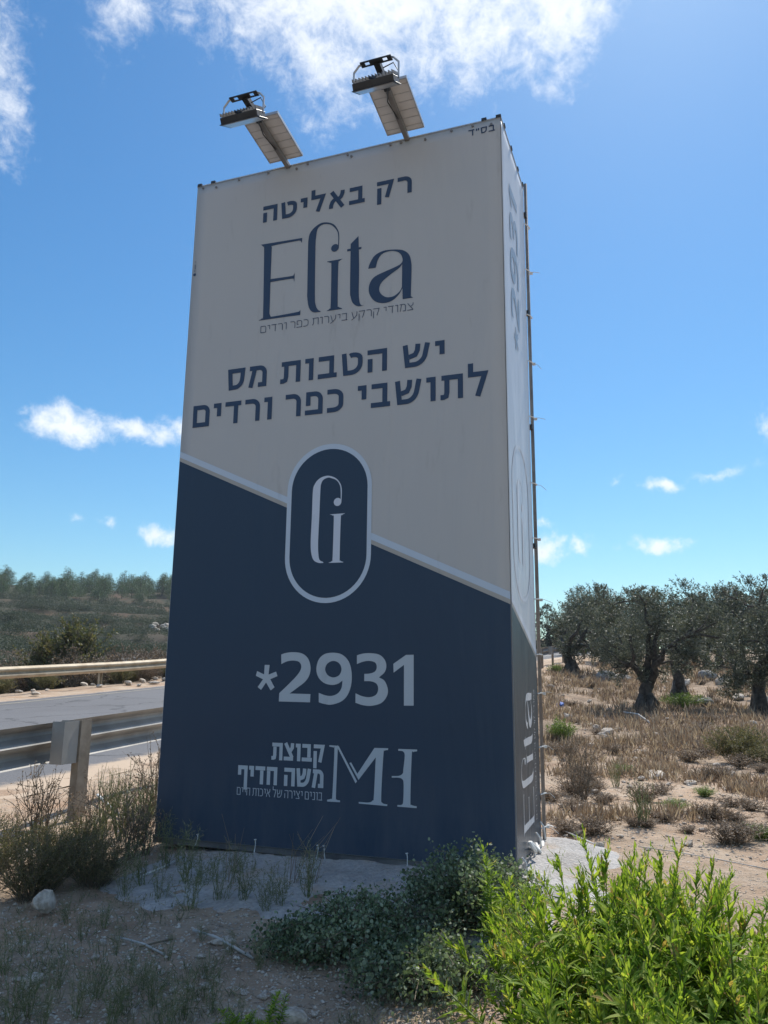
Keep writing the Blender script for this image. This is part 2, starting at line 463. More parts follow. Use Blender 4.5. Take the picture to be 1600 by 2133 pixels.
def build_terrain():
    NA, NRR = 460, 400
    # azimuths: dense inside the view, coarse behind
    azs = list(np.linspace(-pi, -radians(46), 50, endpoint=False)) + list(np.linspace(-radians(46), radians(46), NA, endpoint=False)) + list(np.linspace(radians(46), pi, 50, endpoint=False))
    rs = [.25 * (520 / .25) ** (i / (NRR - 1)) for i in range(NRR)]
    na = len(azs)
    vs = [(0, 0, ground(0, 0))]
    cov = [(0, 0, 0, 1)]
    for r in rs:
        for a in azs:
            x, y = r * sin(a), r * cos(a)
            z = ground(x, y)
            vs.append((x, y, z))
            u, v = uv(x, y)
            hl = sst(15.6, 19, v)
            if r > 90: hl = max(hl, sst(90, 130, r))
            dr = 1.15 * sst(7.5, 10, u) * (1 - sst(2.8, 4.0, v)) * (.35 + .65 * sst(9, 15, u)) * (1 - hl)
            dr = max(dr, .5 * (1 - sst(6, 8, u)) * (1 - sst(3.5, 4.3, v)))
            bt = 0
            if v > 20 and 75 < r < 150 and a < -.2: bt = .75 * sst(75, 85, r) * (1 - sst(118, 140, r)) * sst(-.1, .25, noise.noise(Vector((x * .03, y * .06, 1))))
            cov.append((dr, hl, bt, 1))
    fs = []
    for i in range(NRR - 1):
        for k in range(na):
            k2 = (k + 1) % na
            fs.append((1 + i * na + k, 1 + (i + 1) * na + k, 1 + (i + 1) * na + k2, 1 + i * na + k2))
    me = npmesh('ground', np.array(vs), np.array(fs)[:, ::-1], M['ground'], True)
    # centre fan
    ca = me.color_attributes.new('cover', 'FLOAT_COLOR', 'POINT')
    ca.data.foreach_set('color', np.array(cov, dtype=np.float32).ravel())
    o = link('ground', me)
    tag(o, 'stony pale soil with dry grass sloping up from the camera', kind='structure')
    return o
build_terrain()

# ------------------------------------------------------------------ road
ma, nt, bs = newmat('asphalt')
tcn = N(nt, 'ShaderNodeTexCoord'); P_ = tcn.outputs['Object']
at1 = N(nt, 'ShaderNodeAttribute', attribute_name='cover')
csep = N(nt, 'ShaderNodeSeparateColor'); nt.links.new(at1.outputs['Color'], csep.inputs[0])
a1 = nz(nt, P_, 90, 4, .7); a2 = nz(nt, P_, 1.1, 6, .6); a3 = nz(nt, P_, 3.5, 8, .7)
c = ramp(nt, a1.outputs['Fac'], [(.3, (.10, .10, .105)), (.7, (.22, .215, .215))])
c = mixc(nt, mth(nt, 'MULTIPLY_ADD', a2.outputs['Fac'], 1.4, -.4, clamp=True), mixc(nt, 1, c, (.8, .8, .82), 'MULTIPLY'), c)
sf = mth(nt, 'ADD', csep.outputs[0], mth(nt, 'MULTIPLY_ADD', a3.outputs['Fac'], 1.0, -.5))
sf = mth(nt, 'ADD', sf, mth(nt, 'MULTIPLY_ADD', a1.outputs['Fac'], .5, -.25))
mrr = N(nt, 'ShaderNodeMapRange', interpolation_type='SMOOTHSTEP'); nt.links.new(sf, mrr.inputs['Value'])
mrr.inputs['From Min'].default_value = .35; mrr.inputs['From Max'].default_value = .75
sx_ = N(nt, 'ShaderNodeTexVoronoi', feature='DISTANCE_TO_EDGE'); sx_.inputs['Scale'].default_value = .35
wv_ = N(nt, 'ShaderNodeVectorMath', operation='ADD'); nt.links.new(P_, wv_.inputs[0]); nt.links.new(nz(nt, P_, 1.5, 5).outputs['Color'], wv_.inputs[1]); nt.links.new(wv_.outputs[0], sx_.inputs['Vector'])
c = mixc(nt, mth(nt, 'MULTIPLY', mth(nt, 'LESS_THAN', sx_.outputs['Distance'], .012), .7), c, (.05, .05, .05))
a4 = nz(nt, P_, .35, 4, .5)
c = mixc(nt, mth(nt, 'MULTIPLY_ADD', a4.outputs['Fac'], 3, -1.5, clamp=True), c, mixc(nt, 1, c, (.78, .77, .76), 'MULTIPLY'))
c = mixc(nt, mrr.outputs[0], c, (.50, .38, .27))
nt.links.new(c, bs.inputs['Base Color']); bs.inputs['Roughness'].default_value = .85
bump(nt, bs, a1.outputs['Fac'], .4, .006)
M['asphalt'] = ma
M['line'] = simple('road_paint', (.42, .40, .34), (.62, .60, .54), 14, .6, bs_=.1)
M['line_far'] = simple('worn_road_paint', (.26, .23, .17), (.40, .36, .27), 14, .7, bs_=.1)

US = [-40 + i * 1.0 for i in range(150)]
def strip(name, v0, v1, mat, dz, nv=1, cover=None, rag=0, us=US):
    vs = []; fs = []; cv = []
    for i, u in enumerate(us):
        for k in range(nv + 1):
            v = v0 + (v1 - v0) * k / nv
            if rag and k == 0: v += rag * noise.noise(Vector((u * .8, 0, 0)))
            x, y = xy(u, v)
            vs.append((x, y, road_z(u) + .05 + dz))
            cv.append((cover(v) if cover else 0, 0, 0, 1))
    for i in range(len(us) - 1):
        for k in range(nv):
            a = i * (nv + 1) + k
            fs.append((a, a + nv + 1, a + nv + 2, a + 1))
    me = npmesh(name, vs, np.array(fs)[:, ::-1], mat)
    ca = me.color_attributes.new('cover', 'FLOAT_COLOR', 'POINT')
    ca.data.foreach_set('color', np.array(cv, dtype=np.float32).ravel())
    return link(name, me)
UF = [-40 + i * .5 for i in range(300)]
o = strip('road', 5.45, 14.6, M['asphalt'], .004, 26, lambda v: 1.1 - 1.1 * sst(5.6, 6.5, v) if v < 9 else sst(14.1, 14.9, v) * .9, 0, UF)
tag(o, 'grey asphalt country road running uphill beyond the near guard rail', kind='structure')
o = strip('edge_line', 7.30, 7.43, M['line'], .009)
tag(o, 'white edge line painted on the near side of the road', kind='structure')
o = strip('edge_line', 13.9, 14.0, M['line_far'], .009)
tag(o, 'worn pale edge line painted on the far side of the road', kind='structure')

# ------------------------------------------------------------------ guard rails
WPROF = [(0, -.155), (.012, -.150), (.03, -.130), (.078, -.100), (.083, -.078), (.078, -.056), (.02, -.022), (.004, 0),
         (.02, .022), (.078, .056), (.083, .078), (.078, .100), (.03, .130), (.012, .150), (0, .155)]
def beam_mesh(us, v0, side, zc, zoff=0.0, th=.004):
    """side +1: corrugation bulges to +v"""
    vs = []; fs = []
    n = len(WPROF)
    for u in us:
        for layer in (0, 1):
            for (o_, z_) in WPROF:
                x, y = xy(u, v0 + side * (o_ + layer * th))
                vs.append((x, y, road_z(u) + .05 + zc + z_))
    for i in range(len(us) - 1):
        for k in range(n - 1):
            a = i * 2 * n + k; b = a + 2 * n
            fs.append((a, b, b + 1, a + 1)); fs.append((a + n, a + n + 1, b + n + 1, b + n))
        a = i * 2 * n
        fs.append((a, a + n, a + 3 * n, a + 2 * n)); fs.append((a + n - 1, a + 3 * n - 1, a + 4 * n - 1, a + 2 * n - 1))
    me = npmesh('beam', vs, fs, None)
    for p in me.polygons: p.use_smooth = False
    return me
def rail(name, label, u0, u1, v0, side, zc, postu, mat, pmat, gapboxes=True, bolts=True):
    root = empty(name, (0, 0, 0), 0, label, 'guard rail')
    u = u0; L = 4.3
    k = 0
    while u < u1 - .1:
        e = min(u + L, u1)
        me = beam_mesh([u + (e - u) * i / 6 for i in range(7)], v0 + side * .0045 * (k % 2), side, zc)
        link('beam', me, root, mat); me.materials[0] = mat if me.materials else mat
        u = e - .3 if e < u1 else e; k += 1
    for pu in postu:
        x, y = xy(pu, v0 - side * .20); zg = min(ground(x, y), road_z(pu) + .05)
        x2, y2 = xy(pu + .1, v0 - side * .20)
        ang = atan2(y2 - y, x2 - x)
        Mz = Matrix.Rotation(ang, 3, 'Z')
        zt = road_z(pu) + .05 + zc + .165
        h = zt - zg + .3
        b = MB()
        sd_ = side      # local +y is +v
        b.box((0, 0, -h / 2 + 0), (.115, .006, h)); b.box((.0605, sd_ * .030, -h / 2), (.006, .066, h)); b.box((-.0605, sd_ * .030, -h / 2), (.006, .066, h))
        b.box((.048, sd_ * .0655, -h / 2), (.018, .005, h))
        po = b.build('post', pmat, root); po.location = (x, y, zt); po.rotation_euler = (0, 0, ang)
        if gapboxes:
            for q in (-.06, -.20, -.5):
                bb = MB(); bb.tube([(.0637, sd_ * .034, q), (.0665, sd_ * .034, q)], .009, 8)
                bo = bb.build('bolt_hole', M['tie'], po)
            c_ = MB()
            c_.box((-.158, sd_ * .012, -.165), (.170, .005, .325)); c_.box((-.240, sd_ * .07, -.165), (.005, .112, .325)); c_.box((-.0745, sd_ * .10, -.165), (.005, .16, .325))
            co = c_.build('spacer', M['galv'], root); co.location = (x, y, zt); co.rotation_euler = (0, 0, ang)
        if bolts and pu > 0 and pu < 32:
            for dz in (-.03, .03):
                for du in (-.10, .10):
                    xx, yy = xy(pu + du, v0 + side * .0); bb = MB(); bb.tube([(0, -.012, 0), (0, .012, 0)], .011, 6)
                    vb = v0 - .004 if side > 0 else v0 - .024
                    xx, yy = xy(pu + du, vb)
                    bo = bb.build('bolt', M['frame'], root); bo.location = (xx, yy, road_z(pu) + .05 + zc + dz * .6); bo.rotation_euler = (0, 0, ang)
    return root
rail('guard_rail', 'near galvanised steel guard rail, seen from its back, beside and beyond the pylon', -6.5, 60, 4.62, 1, .585,
     [5.47 - 8, 5.47 - 4, 5.47, 9.47, 13.47, 17.47, 21.47] + [25.5 + 1.9 * i for i in range(18)], M['galv'], M['rust_web'])
rail('guard_rail', 'dusty tan guard rail on the far side of the road', -12, 90, 16.0, -1, .595,
     [16.35 + 4.1 * i for i in range(-7, 18)], M['galv_tan'], M['galv_tan'], False)

# ------------------------------------------------------------------ advertising pylon
YB = 0.351591
BW, BD, BT = 2.391, .855, 4.812
C0 = Vector((.7607, 4.6849, 0))
# local frame: origin front left base corner, x to the right along the front, y into the depth
ex = Vector((cos(YB), -sin(YB), 0)); ey = Vector((sin(YB), cos(YB), 0))
BL = C0 - ex * BW
pyl = empty('advertising_pylon', BL, -YB, 'tall rectangular advertising pylon wrapped in cream and navy printed banners', 'billboard')

def banner_mat(name, col, rough=.55, spec=.35, dirt=.30, stain=(.35, .33, .30)):
    ma, nt, bs = newmat(name)
    tcn = N(nt, 'ShaderNodeTexCoord'); P_ = tcn.outputs['Object']
    mp = N(nt, 'ShaderNodeMapping'); mp.inputs['Scale'].default_value = (1, 1, .22); nt.links.new(P_, mp.inputs[0])
    n1 = nz(nt, P_, 1.2, 6, .6); n2 = nz(nt, mp.outputs[0], 7, 8, .68); n3 = nz(nt, P_, 240, 2, .5)
    n4 = nz(nt, P_, 9, 10, .75)
    f = mth(nt, 'MULTIPLY', mth(nt, 'MULTIPLY_ADD', n2.outputs['Fac'], 3.2, -1.9, clamp=True), dirt * 2.2)
    c = mixc(nt, f, col, tuple(v * s for v, s in zip(col, stain)))
    f2 = mth(nt, 'MULTIPLY', mth(nt, 'MULTIPLY_ADD', n4.outputs['Fac'], 9, -6.2, clamp=True), dirt * 2.0)
    c = mixc(nt, f2, c, tuple(v * .45 for v in col))
    c = mixc(nt, mth(nt, 'MULTIPLY', n1.outputs['Fac'], .16), c, tuple(min(1, v * 1.25 + .01) for v in col))
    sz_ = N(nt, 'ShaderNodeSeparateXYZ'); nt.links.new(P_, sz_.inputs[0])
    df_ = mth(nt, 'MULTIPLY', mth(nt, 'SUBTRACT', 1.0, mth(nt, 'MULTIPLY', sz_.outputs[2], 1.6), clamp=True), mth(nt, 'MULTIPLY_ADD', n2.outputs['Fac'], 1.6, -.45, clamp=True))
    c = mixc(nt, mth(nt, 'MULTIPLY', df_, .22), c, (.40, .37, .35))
    nt.links.new(c, bs.inputs['Base Color'])
    bs.inputs['Roughness'].default_value = rough; bs.inputs['Specular IOR Level'].default_value = spec
    # soft slack of the cloth, stronger towards the foot and the right edge, and its weave
    sp = N(nt, 'ShaderNodeSeparateXYZ'); nt.links.new(P_, sp.inputs[0])
    w1 = nz(nt, mp.outputs[0], 2.2, 3, .5, .6)
    low = mth(nt, 'SUBTRACT', 1.0, mth(nt, 'MULTIPLY', sp.outputs[2], .55), clamp=True)
    mp2 = N(nt, 'ShaderNodeMapping'); mp2.inputs['Rotation'].default_value = (0, radians(-28), 0); mp2.inputs['Scale'].default_value = (.7, 1, 5)
    nt.links.new(P_, mp2.inputs[0])
    w2 = nz(nt, mp2.outputs[0], 1.0, 2, .45, .5)
    h = mth(nt, 'ADD', mth(nt, 'MULTIPLY', w1.outputs['Fac'], 1.3), mth(nt, 'MULTIPLY', mth(nt, 'MULTIPLY', w2.outputs['Fac'], low), .22))
    # seams where the printed widths are welded
    sa = mth(nt, 'ABSOLUTE', mth(nt, 'SUBTRACT', sp.outputs[0], 1.62))
    sb = mth(nt, 'ABSOLUTE', mth(nt, 'SUBTRACT', sp.outputs[0], .60))
    seam = mth(nt, 'LESS_THAN', mth(nt, 'MINIMUM', sa, sb), .006)
    mp3 = N(nt, 'ShaderNodeMapping'); mp3.inputs['Rotation'].default_value = (0, radians(14), 0); mp3.inputs['Scale'].default_value = (5, 1, .6)
    nt.links.new(P_, mp3.inputs[0])
    w3 = nz(nt, mp3.outputs[0], 1.1, 3, .5, .6)
    rgt = mth(nt, 'MULTIPLY_ADD', sp.outputs[0], 1.1, -1.5, clamp=True)
    h = mth(nt, 'ADD', h, mth(nt, 'MULTIPLY', mth(nt, 'MULTIPLY', w3.outputs['Fac'], rgt), .45))
    h = mth(nt, 'ADD', h, mth(nt, 'MULTIPLY', seam, .05))
    b1 = bump(nt, bs, h, .55, .035)
    bump(nt, bs, n3.outputs['Fac'], .12, .002, b1)
    return ma
CREAM = (.485, .478, .472)
NAVY = (.021, .045, .084)
LBLUE = (.52, .60, .70)
BEIGE = (.42, .40, .37)
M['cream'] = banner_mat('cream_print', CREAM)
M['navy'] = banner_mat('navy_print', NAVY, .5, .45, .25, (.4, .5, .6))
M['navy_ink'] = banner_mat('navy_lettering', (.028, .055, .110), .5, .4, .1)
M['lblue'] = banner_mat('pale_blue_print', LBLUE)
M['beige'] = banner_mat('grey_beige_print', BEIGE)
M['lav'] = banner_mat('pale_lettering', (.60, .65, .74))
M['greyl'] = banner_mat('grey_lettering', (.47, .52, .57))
M['side_navy'] = banner_mat('side_washed_navy_print', (.040, .062, .085), .34, .6, .25, (.5, .5, .5))  # navy print greyed on this face: grazing sun wash put into the colour
M['side_ink'] = banner_mat('side_bleached_lettering', (.30, .40, .52))  # navy ink paled: bleaching by grazing glare put into the colour
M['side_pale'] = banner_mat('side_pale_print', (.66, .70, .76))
M['side_cream'] = banner_mat('side_cream_print', (.62, .65, .69), .42, .5)  # cream lifted and bluer than the front: side light put into the colour
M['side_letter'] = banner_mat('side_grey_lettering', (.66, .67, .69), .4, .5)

def sm(pts, n=7):
    """corner points are triples, the rest is rounded off (Catmull-Rom)"""
    out = []; m_ = len(pts)
    for i in range(m_):
        p0, p1, p2, p3 = pts[i - 1], pts[i], pts[(i + 1) % m_], pts[(i + 2) % m_]
        c1, c2 = len(p1) > 2, len(p2) > 2
        out.append((p1[0], p1[1]))
        if c1 and c2: continue
        a = Vector(p0[:2]) if not c1 else Vector(p1[:2]) * 2 - Vector(p2[:2])
        b = Vector(p3[:2]) if not c2 else Vector(p2[:2]) * 2 - Vector(p1[:2])
        q1, q2 = Vector(p1[:2]), Vector(p2[:2])
        for k in range(1, n):
            t = k / n
            v = .5 * ((2 * q1) + (-a + q2) * t + (2 * a - 5 * q1 + 4 * q2 - b) * t * t + (-a + 3 * q1 - 3 * q2 + b) * t ** 3)
            out.append((v.x, v.y))
    return out
LAY = [0]
class Print:
    """flat print on a banner: polygons in banner coordinates, each a hair proud of the one before"""
    def __init__(s, mapf): s.v = []; s.f = []; s.m = mapf; s.e = 0
    def poly(s, loop, holes=(), d=None):
        loops = [[Vector((p[0], p[1], 0)) for p in l] for l in (loop, *holes)]
        tris = tessellate_polygon(loops)
        flat = [p for l in loops for p in l]
        b = len(s.v)
        dd = s.e * .00012 if d is None else d
        s.v += [s.m(p.x, p.y, dd) for p in flat]
        s.f += [tuple(b + i for i in t) for t in tris]
        s.e += 1
    def stroke(s, pts, t):
        P = [Vector(p) for p in pts]
        Q = [P[0]]
        for p in P[1:]:
            if (p - Q[-1]).length > 1e-5: Q.append(p)
        P = Q
        closed = (P[0] - P[-1]).length < 1e-4
        if closed: P = P[:-1]
        n = len(P); L = []; Rr = []
        for i in range(n):
            if closed: a, b, c = P[i - 1], P[i], P[(i + 1) % n]
            else: a, b, c = P[max(i - 1, 0)], P[i], P[min(i + 1, n - 1)]
            d1 = (b - a).normalized() if (b - a).length > 1e-6 else (c - b).normalized()
            d2 = (c - b).normalized() if (c - b).length > 1e-6 else d1
            n1_, n2_ = Vector((-d1.y, d1.x)), Vector((-d2.y, d2.x))
            mt = (n1_ + n2_); mt = mt.normalized() if mt.length > 1e-4 else n1_
            k = 1 / max(.38, mt.dot(n1_))
            L.append(b + mt * (t / 2) * k); Rr.append(b - mt * (t / 2) * k)
        if closed:
            area = sum(L[i].x * L[(i + 1) % n].y - L[(i + 1) % n].x * L[i].y for i in range(n))
            area2 = sum(Rr[i].x * Rr[(i + 1) % n].y - Rr[(i + 1) % n].x * Rr[i].y for i in range(n))
            o_, i_ = (L, Rr) if abs(area) > abs(area2) else (Rr, L)
            s.poly([(p.x, p.y) for p in o_], [[(p.x, p.y) for p in i_]])
        else:
            b0 = len(s.v); dd = s.e * .00012
            for p, q in zip(L, Rr): s.v.append(s.m(p.x, p.y, dd)); s.v.append(s.m(q.x, q.y, dd))
            for i in range(n - 1):
                s.f.append((b0 + 2 * i, b0 + 2 * i + 1, b0 + 2 * i + 3, b0 + 2 * i + 2))
            s.e += 1
    def build(s, name, mat, parent):
        me = bpy.data.meshes.new(name); me.from_pydata(s.v, [], s.f); me.update()
        # all faces look outwards
        bm = bmesh.new(); bm.from_mesh(me)
        o0 = Vector(s.m(.5, .5, 0)); o1 = Vector(s.m(.5, .5, 1)); nn = o1 - o0
        for f in bm.faces:
            f.normal_update()
            if f.normal.dot(nn) < 0: f.normal_flip()
        bm.to_mesh(me); bm.free()
        return link(name, me, parent, mat)
def fmap(off):
    return lambda a, b, d=0: (a, -(off + d), b)
SIDE = {}
def smap(off):
    return lambda a, b, d=0: (BW + off + d, a, b)
def rot_smap(off, q0, t0, k=1.0):
    """letters standing on their side: x of the text runs up, its top points to the front corner"""
    return lambda a, b, d=0: (BW + off + d, q0 - b * k, t0 + a * k)

# --- Hebrew letters as strokes: width, strokes(t)
def arc(cx, cy, rx, ry, a0, a1, n=8):
    return [(cx + rx * cos(radians(a0 + (a1 - a0) * i / n)), cy + ry * sin(radians(a0 + (a1 - a0) * i / n))) for i in range(n + 1)]
def heb(ch, t):
    h = t / 2
    if ch == 'ר': w = .70; return w, [[(0, 1 - h), *arc(w - h - .26, .74 - h, .26, .26, 90, 0), (w - h, 0)]]
    if ch == 'ק': w = .84; return w, [[(0, 1 - h), (w - h * 1.1, 1 - h), (w * .60, 0)], [(h + .01, .62), (h + .01, -.34)]]
    if ch == 'ב': w = .80; return w, [[(.02, 1 - h), (w - h - .12, 1 - h), (w - h - .12, t)], [(0, h), (w, h)]]
    if ch == 'א': w = .86; return w, [[(h + .02, 1), (w - h - .02, 0)], [(w - h - .04, 1), (w - h - .05, .82), (w - h - .12, .62), (w * .60, .52)], [(h, 0), (h + .01, .18), (h + .07, .38), (w * .40, .55)]]
    if ch == 'ל': w = .76; return w, [[(h, 1.36), (h, 1 - h), (w - h * 1.1, 1 - h), (w * .48, 0)]]
    if ch == 'י': w = .37; return w, [[(0, 1 - h), (w - h, 1 - h), (w - h, .40)]]
    if ch == 'ו': w = .37; return w, [[(0, 1 - h), (w - h, 1 - h), (w - h, 0)]]
    if ch == 'ט': w = .88; return w, [[(h, 1), (h + .07, h), (w * .45, h), *arc(w * .45, .48, w * .55 - h, .48 - h, -80, 0, 6), *arc(w * .56, .72, w * .44 - h, .28 - h, 0, 110, 6), (w * .40, .86)]]
    if ch == 'ה': w = .80; return w, [[(0, 1 - h), (w - h, 1 - h), (w - h, 0)], [(h + .01, .60), (h + .01, 0)]]
    if ch == 'ש': w = 1.08; return w, [[(h, 1), (h + .09, h), (w * .42, h), *arc(w * .42, .60, w * .50 - h, .60 - h, -80, -8, 6), (w - h, 1)], [(w * .56, 1), (w * .54, .72), (w * .46, .53), (.15 + h, .45)]]
    if ch == 'ת': w = .88; return w, [[(.04, 1 - h), (w - h, 1 - h), (w - h, 0)], [(.15 + h, 1 - t), (.15 + h, .30), (.12 + h, .14), (.03 + h, h), (0, h)]]
    if ch == 'מ': w = .80; return w, [[(w * .22, 1 - h), *arc(w - h - .24, .76 - h, .24, .24, 90, 0), (w - h, h), (w * .52, h)], [(w * .02, 1 - h), (w * .32, 1 - h), (w * .10, 0)]]
    if ch == 'ס': w = .80; return w, [[(h, 1 - h), (w - h, 1 - h), (w - h - .02, .55), *arc(w * .42, .50, w * .58 - h - .03, .50 - h, -5, -75, 6), (h + .06, h), (h, 1 - h)]]
    if ch == 'כ': w = .70; return w, [[(0, 1 - h), *arc(w - h - .32, .66, .32, .34 - h, 90, 0, 6), *arc(w - h - .32, .34, .32, .34 - h, 0, -90, 6), (0, h)]]
    if ch == 'פ': w = .78; return w, [[(.30, .42 + h), (h + .03, .42 + h), (h + .03, 1 - h), *arc(w - h - .26, .74 - h, .26, .26, 90, 0), (w - h, h), (0, h)]] if t < .12 else [[(h + .03, .40), (h + .03, 1 - h), *arc(w - h - .26, .74 - h, .26, .26, 90, 0), (w - h, h), (0, h)]]
    if ch == 'ד': w = .76; return w, [[(0, 1 - h), (w, 1 - h)], [(w - h - .14, 1 - t), (w - h - .14, 0)]]
    if ch == 'ם': w = .82; return w, [[(h, 1 - h), *arc(w - h - .22, .78 - h, .22, .22, 90, 0), (w - h, h), (h + .01, h), (h, 1 - h)]]
    if ch == 'צ': w = .82; return w, [[(h, 1), (w - h - .04, t * .8)], [(w - h - .03, 1), (w - h - .04, .74), (w * .58, .52)], [(0, h), (w * .92, h)]]
    if ch == 'ח': w = .80; return w, [[(0, 1 - h), (w - h, 1 - h), (w - h, 0)], [(h + .03, 1 - t), (h + .03, 0)]]
    if ch == 'ף': w = .76; return w, [[(h + .03, .46), (h + .03, 1 - h), (w - h, 1 - h), (w - h, -.34)]]
    if ch == 'נ': w = .52; return w, [[(.08, 1 - h), (w - h, 1 - h), (w - h, h), (0, h)]]
    if ch == 'ע': w = .78; return w, [[(h, 1), (w * .36, .16)], [(w - h, 1), (w - h - .02, .50), (w * .55, .14), (0, -.14)]]
    if ch == '"': w = .42; return w, [[(h, 1.0), (h - .01, .62)], [(w - h, 1.0), (w - h - .01, .62)]]
    return .34, []
def hebrew(mapf, text, s0, s1, t0, hgt, t, gap, wordgap, mat, par):
    """text in reading order; fitted between s0 and s1, letters hgt tall, standing on t0"""
    seq = text[::-1]
    tot = 0; items = []
    for i, ch in enumerate(seq):
        if ch == ' ':
            tot += wordgap; continue
        w, st = heb(ch, t)
        items.append((tot, st)); tot += w + (gap if i < len(seq) - 1 else 0)
    kx = (s1 - s0) / tot
    for x, st in items:
        pr = Print(mapf)
        for s_ in st:
            pr.stroke([(s0 + (x + px) * kx, t0 + py * hgt) for px, py in s_], t * (kx + hgt) / 2)
        pr.build('letter', mat, par)
